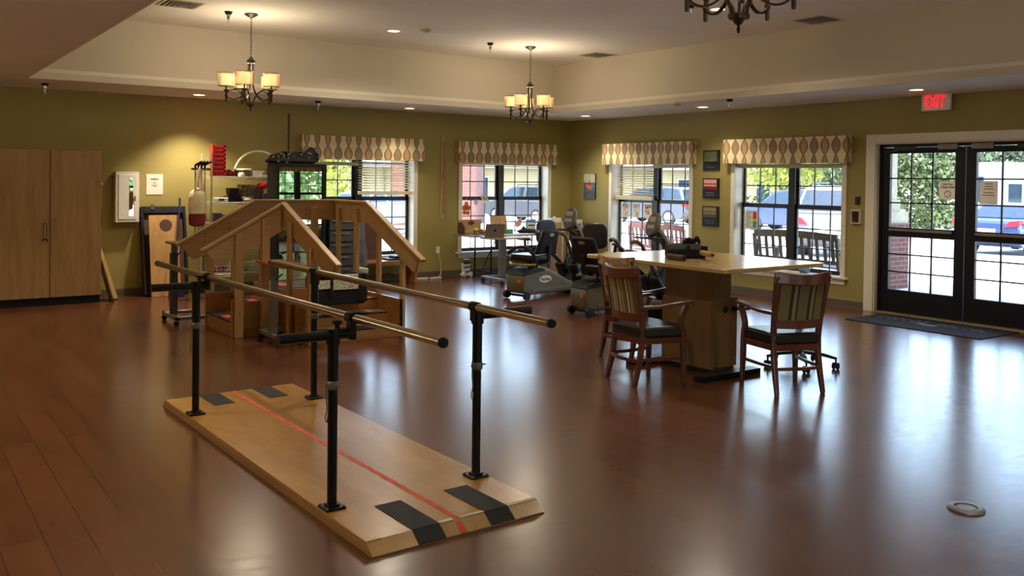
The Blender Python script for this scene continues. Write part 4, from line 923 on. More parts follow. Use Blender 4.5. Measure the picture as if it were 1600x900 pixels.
br_ = thing('broom', 'blue handled broom leaning across the plywood board', 'broom', (-7.24, -.5, .0)); q = M(); q.tube([(-.01, -.01, .2), (.13, .33, 1.33)], .011, 10); q.build('handle', 'blue_dark', br_, 0, True); q = M(); q.tube([(.122, .30, 1.22), (.131, .333, 1.335)], .0135, 10); q.build('grip', 'black_plastic', br_, 0, True)
q = M(); q.prism([(-.10, .12), (.10, .12), (.10, .15), (.03, .19), (.02, .24), (-.03, .24), (-.035, .19), (-.10, .15)], 'y', -.022, .012); q.build('head', 'blue_dark', br_, .006)
M().prism([(-.095, .12), (.095, .12), (.105, 0), (-.105, 0)], 'y', -.018, .008).build('bristles', 'blue_dark', br_)

# ---------------------------------------------------------------- wire shelf rack with its contents
RX0, RX1, RY0, RY1 = -6.83, -5.75, -.68, -.22; OR = (-6.3, -.45, 0)
rk = thing('wire_shelf_rack', 'chrome wire shelf rack full of therapy supplies', 'shelf rack', OR)
for x in (RX0, RX1):
    for y in (RY0, RY1):
        p = M(OR).tube([(x, y, .10), (x, y, 1.96)], .0125, 10).build('post', 'zinc_wire', rk, 0, True)
        q = M(OR); q.cyl((x, y, .05), (x, y, .1), .008, n=8); q.lathe([(.02, -.015), (.05, -.014), (.05, .014), (.02, .015)], (x, y, .05), 14, 'y'); q.build('caster', 'rubber', p, 0, True)
SH = (.30, .64, 1.0, 1.285, 1.64)
for z in SH:
    q = M(OR)
    for y in (RY0, RY1): q.tube([(RX0, y, z), (RX1, y, z)], .005, 6); q.tube([(RX0, y, z-.03), (RX1, y, z-.03)], .004, 6); q.tube([(RX0+(RX1-RX0)*i/40, y, z-(.03 if i % 2 else 0)) for i in range(41)], .003, 4)
    for x in (RX0, RX1): q.tube([(x, RY0, z), (x, RY1, z)], .005, 6); q.tube([(x, RY0, z-.03), (x, RY1, z-.03)], .004, 6)
    for i in range(1, 36): x = RX0+(RX1-RX0)*i/36; q.tube([(x, RY0, z+.004), (x, RY1, z+.004)], .0022, 4)
    q.build('wire_shelf', 'zinc_wire', rk, 0, True)
def on(name, label, cat, x, y, z, mk, m_, bevel=.004, smooth=False, group=None):
    q = M(); mk(q); o = q.build(name, m_, None, bevel, smooth, loc=(x, y, z)); return tag(o, label, cat, group)
ZS = .006
cr = thing('red_crate', 'red slotted plastic crate standing upright on the top shelf', 'crate', (-6.69, -.48, 1.64+ZS)); q = M(); w_, h_ = .09, .43
q.box((-w_, .04, 0), (w_, .05, h_)); q.box((-w_, -.08, 0), (-w_+.008, .04, h_)); q.box((w_-.008, -.08, 0), (w_, .04, h_)); q.box((-w_, -.08, 0), (w_, .04, .008)); q.box((-w_, -.08, h_-.008), (w_, .04, h_)); q.build('shell', 'red_plastic', cr, .002)
q = M()
for i in range(7): z = .012+i*(h_-.024)/7; q.box((-w_, -.088, z-.012), (w_, -.08, z+.012)) if 0 < i else None
q.box((-w_, -.088, 0), (w_, -.08, .016)); q.box((-w_, -.088, h_-.03), (w_, -.08, h_)); q.box((-w_, -.088, 0), (-w_+.014, -.08, h_)); q.box((w_-.03, -.088, 0), (w_, -.08, h_))
for i in range(7):
    z = .012+i*(h_-.024)/7
    for j in range(5): x = -w_+.03+j*.024; q.bar([(x+.006, -.084, z), (x-.006, -.084, z+.06)], .009, .006, upv=(0,1,0))
q.build('slotted_face', 'red_plastic', cr); M().box((-w_+.01, -.07, .01), (w_-.01, -.06, h_-.01)).build('inner_panel', 'red_dark', cr)
hp = thing('arched_hoop', 'cream arched hoop standing behind the tubs on the top shelf', 'hoop', (-6.03, -.27, 1.657)); q = M(); q.tube(arc((0, 0, 0), .36, 0, 180, 24), .014, 10); q.tube([(-.36, 0, 0), (.36, 0, 0)], .012, 8); q.build('tube', 'cream', hp, 0, True)
o = thing('round_tub', 'round plastic tub with a white lid on the top shelf', 'tub', (-6.34, -.48, 1.64+ZS)); M().lathe([(0, 0), (.105, 0), (.115, .09), (0, .09)], n=24).build('body', 'grey_shell', o, 0, True); M().lathe([(0, .09), (.125, .09), (.125, .108), (.11, .113), (0, .113)], n=24).build('lid', 'white_plastic', o, 0, True)
on('white_box', 'white box with a loose lid beside the round tub', 'box', -6.14, -.46, 1.64+ZS, lambda q: (q.box((-.07, -.08, 0), (.07, .08, .06)), q.box((-.075, -.085, .064), (.1, .09, .078))), 'white_plastic')
on('maroon_bundle', 'dark maroon bundle between the red crate and the round tub', 'bundle', -6.535, -.5, 1.64+ZS+.0, lambda q: [q.sphere((dx, 0, dz), r, 10, 6) for dx, dz, r in ((-.05, .04, .04), (0, .05, .05), (.05, .04, .04), (-.0, .03, .03))], 'red_dark', 0, True)
on('small_jar', 'small cream jar in front of the round tub', 'jar', -6.40, -.63, 1.64+ZS, lambda q: q.lathe([(0, 0), (.045, 0), (.05, .03), (.035, .055), (0, .06)], n=16), 'cream', 0, True)
r = thing('white_radio', 'white radio with a grey display on the second shelf', 'radio', (-6.66, -.55, 1.285+ZS)); M().box((-.085, -.06, 0), (.085, .06, .062)).build('body', 'white_plastic', r, .01); M().box((-.045, -.063, .018), (.03, -.06, .048)).build('display', 'dark_grey', r)
on('cream_box', 'low cream box behind the white radio', 'box', -6.5, -.36, 1.285+ZS, lambda q: q.box((-.08, -.08, 0), (.07, .08, .085)), 'cream')
for i, (x, z, w_, h_) in enumerate(((-6.44, 0, .09, .055), (-6.45, .056, .07, .05), (-6.47, .107, .065, .085))):
    on('black_case', ['wide black case at the bottom of the stack on the second shelf', 'middle black case of the stack on the second shelf', 'small black case on top of the stack on the second shelf'][i], 'case', x, -.45, 1.285+ZS+z, lambda q: q.box((-w_, -.08, 0), (w_, .08, h_)), 'black_plastic', .006, False, 'stacked black cases')
o = thing('wire_basket', 'small white wire basket of supplies at the middle of the second shelf', 'basket', (-6.29, -.57, 1.285+ZS)); q = M()
for z, r_ in ((.01, .055), (.035, .065), (.065, .075)): q.tube([(r_*math.cos(a*PI/10), r_*math.sin(a*PI/10), z) for a in range(20)], .003, 5, True)
for a in range(16): q.tube([(.05*math.cos(a*PI/8), .05*math.sin(a*PI/8), .008), (.075*math.cos(a*PI/8), .075*math.sin(a*PI/8), .066)], .0022, 4)
q.build('wire', 'white_plastic', o); M().sphere((0, 0, .03), (.05, .05, .025), 12, 8).build('contents', 'cream', o, 0, True)
on('patterned_box', 'dark brown patterned box at the back of the second shelf', 'box', -6.19, -.3, 1.285+ZS, lambda q: q.box((-.16, -.06, 0), (.16, .06, .24)), 'floral')
on('plastic_bag', 'grey plastic bag bulging on the second shelf', 'bag', -6.17, -.5, 1.285+ZS, lambda q: [q.sphere((0, 0, .08), (.11, .08, .08), 14, 9), q.sphere((.06, .0, .14), (.08, .06, .07), 12, 8), q.sphere((-.05, 0, .12), (.06, .05, .06), 10, 7)], 'grey_cloth', 0, True)
on('red_bag', 'crumpled red bag on top of the grey plastic bag', 'bag', -6.07, -.53, 1.285+.20, lambda q: [q.sphere((0, 0, .03), (.08, .06, .05), 14, 9), q.sphere((.05, 0, .045), (.04, .05, .045), 10, 7), q.sphere((-.05, 0, .02), (.04, .04, .03), 10, 7)], 'red_plastic', 0, True)
on('grey_bin', 'grey bin below the crumpled red bag', 'bin', -5.98, -.55, 1.285+ZS, lambda q: q.box((-.1, -.07, 0), (.1, .07, .12)), 'grey_metal')
for i, (x, h_, m_) in enumerate(((-6.7, .13, 'dark_grey'), (-6.56, .1, 'green_soft'), (-6.4, .16, 'olive_yellow'), (-6.25, .12, 'white_plastic'), (-6.05, .18, 'cardboard'))):
    on('supply_box', ['dark grey', 'green', 'olive', 'white', 'brown cardboard'][i]+' supply box on the middle shelf behind the stair rail', 'box', x, -.48, 1.0+ZS, lambda q: q.box((-.055, -.1, 0), (.055, .1, h_)), m_, .004)
for i, x in enumerate((-6.44, -6.30)):
    on('red_can' if i == 0 else 'white_can', ['red can lying on the shelf seen below the stair handrail', 'white can lying on the shelf seen below the stair handrail'][i], 'can', x, -.56, .64+ZS+.032, lambda q: q.cyl((-.05, -.02, 0), (.05, .02, 0), .032, n=16), ['red_plastic', 'white_plastic'][i], 0, True)
for i, x in enumerate((-6.66, -6.33, -6.0)):
    o = thing('storage_basket', ['white wire storage basket at the left end of the bottom shelf', 'white wire storage basket at the middle of the bottom shelf', 'white wire storage basket at the right end of the bottom shelf'][i], 'basket', (x, -.48, .30+ZS), 0, 'wire baskets on the bottom shelf'); q = M()
    for z in (.004, .05, .1, .145): q.tube([(-.14, -.14, z), (.14, -.14, z), (.14, .14, z), (-.14, .14, z)], .003 if z < .14 else .005, 5, True)
    for k_ in range(9):
        u = -.14+.035*k_
        for s in (-.14, .14): q.tube([(u, s, .004), (u, s, .145)], .002, 4); q.tube([(s, u, .004), (s, u, .145)], .002, 4)
        q.tube([(u, -.14, .004), (u, .14, .004)], .002, 4)
    q.build('wire', 'white_plastic', o); q = M(); 
    for k_ in range(6): q.sphere((random.uniform(-.08, .08), random.uniform(-.08, .08), .05), random.uniform(.03, .045), 8, 6)
    q.build('contents', ['red_dark', 'green_soft', 'dark_grey'][i], o, 0, True)
for i in range(4):
    x = -7.04+.042*i; q = thing('walking_cane', ['leftmost', 'second', 'third', 'rightmost'][i]+' grey metal walking cane hung on the end of the rack', 'cane', (x, -.66, .86), 0, 'walking canes on the rack'); M().tube([(0, 0, .0), (0, 0, .9)], .0105, 10).build('shaft', 'cane_grey', q, 0, True); M().tube(spline([(-.0, 0, .88), (.0, 0, .93), (.03, -.02, .955), (.075, -.05, .985)], 4), .014, 10).build('grip', 'black_plastic', q, 0, True); M().lathe([(0, -.02), (.016, -.02), (.013, .03), (0, .03)], n=10).build('tip', 'rubber', q, 0, True)
q = M(); q.bar([(-7.09, -.645, 1.74), (RX0, -.645, 1.74)], .012, .03); q.bar([(RX0, -.645, 1.74), (RX0, -.69, 1.74)], .012, .03); tag(q.build('cane_rail', 'dark_grey'), 'dark bar on the rack end holding the canes', 'rail')
cv = thing('canvas_bag', 'cream canvas bag with a red bottom hanging at the end of the rack', 'bag', (-7.03, -.72, .97)); q = M()
for z0, z1, m_, prof in ((0, .17, 'red_dark', ((.06, .0), (.1, .02), (.108, .09), (.108, .17))), (.17, .50, 'canvas', ((.108, .17), (.122, .27), (.118, .38), (.095, .46), (.04, .5)))):
    b_ = M(); N = 18; L = len(prof); b_.add([(r_*math.cos(2*PI*j/N)*(1+.06*math.sin(5*j+z*9)), r_*.55*math.sin(2*PI*j/N), z) for r_, z in prof for j in range(N)], [(i*N+j, i*N+(j+1) % N, (i+1)*N+(j+1) % N, (i+1)*N+j) for i in range(L-1) for j in range(N)]+[tuple(range(N))[::-1], tuple((L-1)*N+j for j in range(N))]); b_.build('body' if m_ == 'canvas' else 'red_bottom', m_, cv, 0, True)
q = M(); q.sweep(spline([(-.05, -.03, .40), (-.03, -.045, .55), (.0, -.02, .70), (.03, .0, .78), (.045, .02, .7), (.055, -.02, .55), (.06, -.03, .42)], 5), [(-.016,-.004),(.016,-.004),(.016,.004),(-.016,.004)], upv=(0,1,0)); q.build('strap', 'canvas', cv, 0, True)
M().lathe([(0, 0), (.03, 0), (.045, .03), (.02, .05), (0, .05)], (0, 0, .47), 12).build('gathered_top', 'canvas', cv, 0, True)
for i, (x, m_) in enumerate(((-6.98, 'dark_grey'), (-7.1, 'black_fabric'))):
    pass

# tall mirror cabinet, harness, window end of the room
mc = thing('mirror_cabinet', 'tall black cabinet with a mirrored front behind the stairs', 'mirror', (-5.80, -1.0, 0), R(0)); M().box((-.33, -.235, 0), (.38, .11, 1.835)).build('body', 'cabinet_black', mc, .006)
fr = M(); fr.box((-.332, -.285, .05), (-.30, -.235, 1.83)); fr.box((.315, -.285, .05), (.38, -.235, 1.83)); fr.box((-.30, -.285, 1.785), (.315, -.235, 1.83)); fr.box((-.30, -.285, .05), (.315, -.235, .12)); fr.build('frame', 'cabinet_black', mc, .003)
mr = M(); mr.box((-.305, -.002, -.84), (.305, .002, .84)); mo_ = mr.build('mirror_glass', 'mirror', mc, loc=(.005, -.262, .955)); mo_.rotation_euler = (R(-.30), 0, R(-2.0))
hb = thing('lifting_harness', 'black webbing harness with buckles heaped on the mirror cabinet', 'harness', (-5.80, -1.0, 1.838)); q = M(); random.seed(3)
q.sphere((-.2, 0, .03), (.2, .16, .05), 16, 8); q.sphere((.12, -.02, .03), (.22, .14, .05), 16, 8); q.build('padding', 'black_fabric', hb, 0, True)
for i in range(9):
    x = -.3+.075*i; z = .05+.02*(i % 3); q = M(); q.sweep(spline([(x-.08, -.12, .04), (x-.03, -.05, z+.05), (x+.03, 0, z+.07), (x+.09, .06, z+.02)], 5), [(-.025,-.004),(.025,-.004),(.025,.004),(-.025,.004)]); q.build('strap', 'black_fabric', hb, 0, True)
q = M(); q.sweep(spline([(.1, -.02, .07), (.18, -.03, .13), (.26, -.02, .19), (.3, 0, .13), (.36, .02, .03)], 5), [(-.045,-.012),(.045,-.012),(.045,.012),(-.045,.012)], upv=(0,1,0)); q.build('strap', 'black_fabric', hb, 0, True)
q = M(); q.tube(arc((.02, -.02, .1), .06, 0, 180, 10), .009, 8); q.build('handle_loop', 'black_fabric', hb, 0, True)
for x, z in ((-.27, .02), (-.2, .13), (-.1, .12), (.09, .13), (.2, .15), (.23, .14), (-.15, .01)): M().cbox((x, -.15 if z < .05 else -.08, z), (.028, .012, .02)).build('buckle', 'grey_metal', hb, .003)
q = M((-5.475, -.03, 0)); q.tube([(-5.475, -.03, 0), (-5.472, -.012, 2.6)], .009, 8); tag(q.build('wooden_dowel', 'kraft_brown', None, 0, True), 'long thin dark dowel standing against the wall left of the valance', 'pole')
du = thing('drawer_tower', 'dark drawer tower with shiny rail handles beside the mirror cabinet', 'drawer unit', (-5.17, -1.05, 0)); M().box((-.2, -.2, 0), (.2, .2, 1.10)).build('body', 'black_plastic', du, .006)
for i in range(6):
    z = .06+.17*i; d = M().box((-.185, -.215, z), (.185, -.2, z+.15)).build('drawer', 'dark_grey', du, .004); q = M(); q.bar([(-.15, -.228, z+.125), (.12, -.228, z+.115)], .014, .02); q.build('handle', 'chrome', d, .003)
gc = thing('draped_cloth', 'grey cloth draped over a stand beside the drawer tower', 'cloth', (-4.78, -.98, 0)); q = M(); N = 20; prof = [(.03, 1.13), (.07, 1.12), (.085, 1.0), (.1, .8), (.115, .6), (.13, .42), (.14, .36)]
q.add([(r_*math.cos(2*PI*j/N)*(1+.16*math.sin(7*2*PI*j/N)), r_*.8*math.sin(2*PI*j/N)*(1+.16*math.cos(6*2*PI*j/N)), z) for r_, z in prof for j in range(N)], [(i*N+j, (i+1)*N+j, (i+1)*N+(j+1) % N, i*N+(j+1) % N) for i in range(len(prof)-1) for j in range(N)]+[tuple(range(N))]); q.build('cloth', 'grey_cloth', gc, 0, True); q = M(); q.cyl((0, 0, 0.02), (0, 0, 1.12), .016); q.lathe([(0, 0), (.16, 0), (.16, .015), (0, .03)], n=18); q.build('stand', 'dark_grey', gc)
bn = thing('low_bench', 'low wooden bench under the window behind the stairs', 'bench', (-4.25, -.36, 0)); M().box((-.72, -.22, .335), (.75, .24, .365)).build('top', 'desk_wood', bn, .004)
for x in (-.65, .68): M().box((x-.02, -.2, 0), (x+.02, .22, .335)).build('support', 'desk_wood', bn)
M((0,0,0))
for i, (x0, x1, z1, y, l) in enumerate(((-4.66, -4.40, 1.0, -.26, 'narrow brown board standing on the low bench'), (-4.40, -4.03, 1.01, -.2, 'wide brown folding board standing on the low bench'))):
    o = on('presentation_board', l, 'board', (x0+x1)/2, y, .365, lambda q: q.box((-(x1-x0)/2, -.012, 0), ((x1-x0)/2, .012, z1-.365)), 'kraft_brown'); 
on('book_end', 'pale upright book end on the low bench', 'book end', -4.37, -.33, .365, lambda q: (q.box((-.06, -.01, 0), (.06, .01, .19)), q.box((-.1, -.04, 0), (.02, .03, .1))), 'grey_shell')
on('document_tray', 'black document tray on the right end of the low bench', 'tray', -3.82, -.36, .365, lambda q: (q.box((-.2, -.15, 0), (.18, .13, .025)), q.box((-.08, -.1, .025), (.12, .1, .06))), 'black_plastic')
on('paper_stack', 'stack of papers on the left end of the low bench', 'papers', -4.8, -.38, .365, lambda q: (q.box((-.12, -.1, 0), (.14, .12, .03)), q.box((-.05, -.12, .03), (.16, .1, .045))), 'paper', .001)
on('file_box', 'cream file box on the floor in front of the low bench', 'box', -4.66, -.70, 0, lambda q: (q.box((-.1, -.15, 0), (.1, .15, .27)), q.box((-.11, -.16, .25), (.11, .16, .3))), 'cream')
# things along the north wall to the corner
fl = thing('finger_ladder', 'notched wooden finger ladder fixed on the wall between the windows', 'finger ladder', (-2.775, 0, 1.67)); M().box((-.035, -.018, -.70), (.035, -.001, .705)).build('backboard', 'plank', fl, .003); q = M()
for i in range(36): q.box((-.005, -.045, -.6+i*.034), (.038, -.018, -.587+i*.034))
q.build('notches', 'ruler_wood', fl)
ou = thing('wall_outlet', 'white wall outlet below the finger ladder', 'outlet', (-2.845, 0, .455)); M().box((-.035, -.008, -.057), (.035, 0, .057)).build('plate', 'white_plastic', ou, .002); M().box((-.015, -.03, -.04), (.015, -.008, -.01)).build('plug', 'white_plastic', ou, .003)
q = M((-2.845, -.02, 0)); q.tube(spline([(-2.845, -.03, .43), (-2.83, -.05, .3), (-2.81, -.06, .15), (-2.84, -.09, .05), (-2.92, -.14, .008), (-3.05, -.2, .006)], 6), .005, 6); q.build('power_cord', 'white_plastic', ou, 0, True, loc=(0, -.02, -.455))
for i, (x, y, a) in enumerate(((-3.02, -.22, 10), (-3.28, -.2, -6))):
    o = thing('power_strip', ['white power strip on the floor under the outlet', 'white power strip on the floor at the bottom of the stair rail'][i], 'power strip', (x, y, 0), R(a), 'white power strips'); M().box((-.12, -.025, 0), (.12, .025, .03)).build('body', 'white_plastic', o, .005); q = M()
    for k_ in range(4): q.box((-.09+.05*k_, -.012, .03), (-.07+.05*k_, .012, .0315))
    q.build('sockets', 'dark_grey', o)
q = M((-3.4, -.2, 0)); q.tube(spline([(-3.4, -.21, .012), (-3.5, -.26, .006), (-3.62, -.16, .006), (-3.72, -.2, .05), (-3.8, -.06, .12)], 6), .005, 6); tag(q.build('extension_cord', 'black_plastic', None, 0, True), 'black cord running behind the stairs to the power strip', 'cord')
# ================================================================ desks in the corner
dk = thing('folding_table', 'long folding table under the window piled with craft items', 'table', (-1.75, -.45, 0)); M().prism(rrect(-.9, .84, -.34, .30, .03), 'z', .70, .728).build('tabletop', 'laptop_grey', dk, .004)
for x in (-.5, .7):
    q = M()
    for y in (-.27, .22): q.tube([(x, y, .70), (x, y, .02)], .014, 8)
    q.tube([(x, -.27, .12), (x, .22, .12)], .011, 8); q.tube([(x, 0, .12), (x+(.3 if x < 0 else -.3), 0, .68)], .009, 8); q.build('leg_frame', 'black_metal', dk, 0, True)
ob = thing('overbed_table', 'grey rolling overbed table holding the silver laptop', 'table', (-2.28, -1.12, 0)); M().prism(rrect(-.35, .42, -.2, .2, .04), 'z', .695, .72).build('tabletop', 'plank', ob, .005)
q = M(); q.box((.02, .1, .09), (.13, .18, .695)); q.build('column', 'grey_metal', ob, .006); q = M(); q.box((-.3, .11, .06), (.3, .17, .1)); q.box((-.32, -.42, .06), (-.26, .17, .1)); q.box((.24, -.42, .06), (.30, .17, .1)); q.build('base', 'grey_metal', ob, .008)
for x, y in ((-.29, -.4), (.27, -.4), (-.29, .15), (.27, .15)):
    q = M()
    for s in (-1, 1): q.lathe([(.015, s*.006), (.03, s*.008), (.03, s*.022), (.015, s*.024)], (x, y, .03), 12, 'y')
    q.cyl((x, y, .03), (x, y, .065), .008, n=8); q.build('caster', 'rubber', ob, 0, True)
def laptop(name, label, loc, rz, m_, logo):
    t = thing(name, label, 'laptop', loc, R(rz)); M().box((-.165, -.115, 0), (.165, .115, .014)).build('base', m_, t, .003); s = M(); s.X = Matrix.Translation((0, -.115, .012)) @ Matrix.Rotation(R(18), 4, 'X'); s.box((-.165, -.004, 0), (.165, .004, .225)); ld = s.build('screen_lid', m_, t, .003)
    if logo: q = M(); q.X = s.X; q.lathe([(.0, -.0012), (.02, -.0012), (.02, 0), (0, 0)], (0, -.0042, .115), 16, 'y'); q.prism([(-.002, .14), (.01, .152), (.012, .148), (.002, .138)], 'y', -.0055, -.004); q.build('lid_emblem', 'black_plastic', ld)
    return t
laptop('laptop_computer', 'open silver laptop with its lid facing the room on the overbed table', (-2.50, -1.1, .72), -14, 'laptop_grey', True)
def on2(*a, **k): return on(*a, **k)
ZD = .728
q = thing('cardboard_organizer', 'brown cardboard organizer with a red diamond on the window table', 'organizer', (-2.36, -.35, ZD)); M().prism([(-.1, 0), (.1, 0), (.1, .20), (-.02, .2), (-.1, .12)], 'x', -.25, -.235).build('side_panel', 'kraft_brown', q); M().box((-.235, .08, 0), (.2, .1, .24)).build('back_panel', 'cardboard', q, .002); M().prism([(-.0, .14), (.07, .185), (.0, .23), (-.07, .185)], 'y', .072, .08).build('red_diamond', 'red_dark', q); M().box((-.235, -.06, 0), (.18, .08, .03)).build('tray', 'cardboard', q)
q = thing('plastic_cup', 'clear cup holding a yellow ball on the window table', 'cup', (-2.44, -.55, ZD)); M().lathe([(.038, 0), (.046, .075), (.043, .075), (.036, .003)], n=16).build('cup', 'clear_plastic', q, 0, True); M().sphere((0, 0, .085), .038, 14, 10).build('yellow_ball', 'yellow_soft', q, 0, True)
mat('speckled', (170,110,84), .7, var=.4, sc=30)
on('speckled_ball', 'speckled orange ball beside the yellow ball cup', 'ball', -2.28, -.53, ZD, lambda q: [q.sphere((0, 0, .045), .045, 14, 10), q.sphere((-.03, .03, .06), .04, 10, 8)], 'speckled', 0, True)
on('green_ball', 'yellow green ball at the right of the speckled ball', 'ball', -2.16, -.53, ZD, lambda q: q.sphere((0, 0, .04), .04, 14, 10), 'yellow_soft', 0, True)
q = thing('alphabet_poster', 'tan poster with a red watermelon picture standing behind the laptop', 'poster', (-1.79, -.3, ZD)); q.rotation_euler = (R(-12), 0, 0); M().box((-.17, -.004, 0), (.17, .004, .30)).build('sheet', 'cardboard', q); pc = M(); pc.prism([(.0+.15*math.cos(R(a)), .02+.15*math.sin(R(a))) for a in range(0, 181, 12)], 'y', -.0065, -.004); pc.build('melon_red', 'red_plastic', q); pc = M(); pc.prism([(.0+.09*math.cos(R(a)), .02+.09*math.sin(R(a))) for a in range(0, 181, 12)], 'y', -.009, -.006); pc.build('melon_inside', 'cream', q); text('lettering', 'A Y', .07, 'olive_yellow', q, (-.02, -.006, .235), (PI/2, 0, 0), .0008)
on('green_box', 'small bright green box in front of the watermelon poster', 'box', -1.70, -.42, ZD, lambda q: q.box((-.085, -.03, 0), (.085, .03, .075)), 'green_soft')
on('black_pouch', 'flat black pouch with a raised corner on the window table', 'pouch', -1.29, -.4, ZD, lambda q: [q.sphere((0, 0, .03), (.2, .09, .045), 16, 8), q.prism([(-.14, .03), (-.02, .04), (-.06, .12)], 'y', -.02, .03)], 'black_fabric', 0, True)
q = thing('paper_flag', 'small faded red and white flag standing on the window table', 'flag', (-1.33, -.25, ZD)); M().tube([(0, 0, 0), (.03, 0, .28)], .004, 6).build('stick', 'plank', q); M().prism([(.02, .12), (-.08, .08), (-.1, .18), (.0, .26), (.05, .27)], 'y', -.002, .002).build('cloth', 'pink_soft', q)
q = thing('picture_book', 'blue and white picture book standing at the right of the window table', 'book', (-1.11, -.27, ZD)); M().box((-.1, -.015, 0), (.1, .015, .225)).build('cover', 'blue_soft', q); M().box((-.085, -.018, .06), (.085, -.015, .17)).build('picture', 'paper', q); M().box((-.07, -.021, .11), (.07, -.018, .135)).build('dark_band', 'dark_grey', q)
q = thing('spray_bottle', 'clear round bottle next to the picture book', 'bottle', (-.98, -.3, ZD)); M().lathe([(0, 0), (.045, 0), (.048, .1), (.03, .14), (.015, .15), (0, .15)], n=18).build('body', 'clear_plastic', q, 0, True); M().lathe([(0, .148), (.018, .148), (.018, .17), (0, .17)], n=12).build('cap', 'white_plastic', q, 0, True)
for x, y, w_, l in ((-1.55, -.6, .18, 'loose paper sheet at the middle of the window table'), (-2.0, -.62, .14, 'loose paper sheet behind the silver laptop')):
    on('paper_sheet', l, 'paper', x, y, ZD, lambda q: q.box((-w_, -.1, 0), (w_, .1, .003)), 'paper', 0)
wb = thing('leg_brace', 'small white and black strapped device standing on the floor', 'device', (-2.43, -.24, 0), R(15)); q = M()
for s in (-1, 1): q.lathe([(.02, -.03), (.045, -.028), (.045, .028), (.02, .03)], (s*.075, -.02, .045), 14, 'y')
q.box((-.09, -.05, .03), (.09, .06, .06)); q.build('foot_base', 'white_plastic', wb, .006, True); q = M(); q.prism([(-.06, .06), (.06, .06), (.085, .24), (-.085, .24)], 'y', -.03, .05); q.build('shell', 'white_plastic', wb, .012, True); M().sphere((0, 0, .275), (.1, .06, .035), 14, 8).build('top_pad', 'grey_shell', wb, 0, True)
for z in (.09, .17, .235): M().box((-.075-.02*(z > .1), -.036, z-.01), (.075+.02*(z > .1), -.03, z+.01)).build('strap', 'black_fabric', wb, .002)
# ---------------------------------------------------------------- window decorations
def deco(name, label, cat, loc, rz, parts):
    t = thing(name, label, cat, loc, rz)
    for n_, m_, mk in parts: q = M(); mk(q); q.build(n_, m_, t)
    return t
deco('paper_turkey', 'orange paper figure hanging in the laptop desk window', 'decoration', (-2.2, .135, 1.15), 0, [('body', 'orange', lambda q: [q.prism([(cx+r_*math.cos(R(a)), cz+r_*math.sin(R(a))) for a in range(0, 360, 24)], 'y', -.002, .002) for cx, cz, r_ in ((0, .07, .04), (-.04, 0, .05), (.045, .0, .045), (-.04, -.08, .04), (.03, -.085, .04))]), ('centre', 'grey_shell', lambda q: q.prism([(.03*math.cos(R(a)), .045*math.sin(R(a))) for a in range(0, 360, 24)], 'y', -.005, -.002)), ('thread', 'white_plastic', lambda q: q.box((-.001, -.001, .1), (.001, .001, .2)))])
deco('paper_heart', 'white paper heart hanging in the laptop desk window', 'decoration', (-2.0, .135, 1.24), 0, [('heart', 'paper', lambda q: q.prism([(0, -.055), (.05, .0), (.05, .035), (.025, .05), (0, .03), (-.025, .05), (-.05, .035), (-.05, 0)], 'y', -.002, .002)), ('spots', 'pink_soft', lambda q: q.prism([(0, -.02), (.02, .0), (0, .02), (-.02, 0)], 'y', -.004, -.002))])
deco('paper_card', 'white paper card stuck at a tilt across the window rail', 'decoration', (-1.82, .135, 1.31), 0, [('card', 'paper', lambda q: q.prism([(-.1, .05), (.03, .045), (.1, -.05), (-.03, -.055)], 'y', -.002, .002)), ('picture', 'cardboard', lambda q: q.prism([(-.06, .035), (.02, .03), (.05, -.02), (-.03, -.02)], 'y', -.004, -.002)), ('thread', 'white_plastic', lambda q: q.prism([(-.09, .05), (-.085, .05), (-.13, .15), (-.135, .15)], 'y', -.001, .001))])
mat('drawing_pink', (222,178,168), .8, var=.35, sc=26); mat('drawing_mixed', (196,176,170), .8, var=.4, sc=34); mat('drawing_orange', (214,130,104), .8, var=.35, sc=24)
for i, y in enumerate((-1.365, -1.63, -1.92)):
    t = thing('coloured_drawing', ['pink flower drawing taped leftmost in the blind half window', 'speckled flower drawing taped in the middle below the blind', 'orange flower drawing taped rightmost below the blind'][i], 'drawing', (.14, y, 1.145), -PI/2, 'flower drawings on the window'); M().box((-.095, -.002, -.12), (.095, .002, .12)).build('sheet', 'paper', t); q = M(); random.seed(i)
    for k_ in range(9): cx, cz, r_ = random.uniform(-.05, .05), random.uniform(-.085, .085), random.uniform(.015, .032); q.prism([(cx+r_*math.cos(R(a)), cz+r_*math.sin(R(a))) for a in range(0, 360, 40)], 'y', -.004-.0002*k_, -.002)
    q.build('flowers', ['drawing_pink', 'drawing_mixed', 'drawing_orange'][i], t)
t = thing('suncatcher', 'white flower shaped suncatcher hanging in the window', 'decoration', (.12, -2.80, 1.1), -PI/2); q = M(); q.tube([(.055*math.cos(a*PI/10), 0, .07*math.sin(a*PI/10)) for a in range(20)], .008, 6, True)
for a in range(6): q.sphere((.03*math.cos(a*PI/3), 0, .038*math.sin(a*PI/3)), (.014, .004, .016), 8, 6)
q.build('flower', 'white_plastic', t); M().box((-.0015, -.0015, .07), (.0015, .0015, .75)).build('thread', 'white_plastic', t)
t = thing('colour_chart', 'white chart with a red to blue colour bar on the window pane', 'chart', (.145, -4.125, 1.1), -PI/2); M().box((-.115, -.002, -.14), (.115, .002, .14)).build('sheet', 'paper', t)
for m_, z0, z1 in (('red_plastic', .01, .12), ('yellow_soft', -.025, .01), ('green_soft', -.075, -.025), ('blue_soft', -.125, -.075)): M().box((.03, -.004, z0), (.095, -.002, z1)).build('colour_block', m_, t)
q = M()
for k_ in range(10): q.box((-.095, -.0035, .105-.024*k_), (.01-.02*(k_ % 3), -.002, .113-.024*k_))
q.build('printed_lines', 'grey_metal', t)
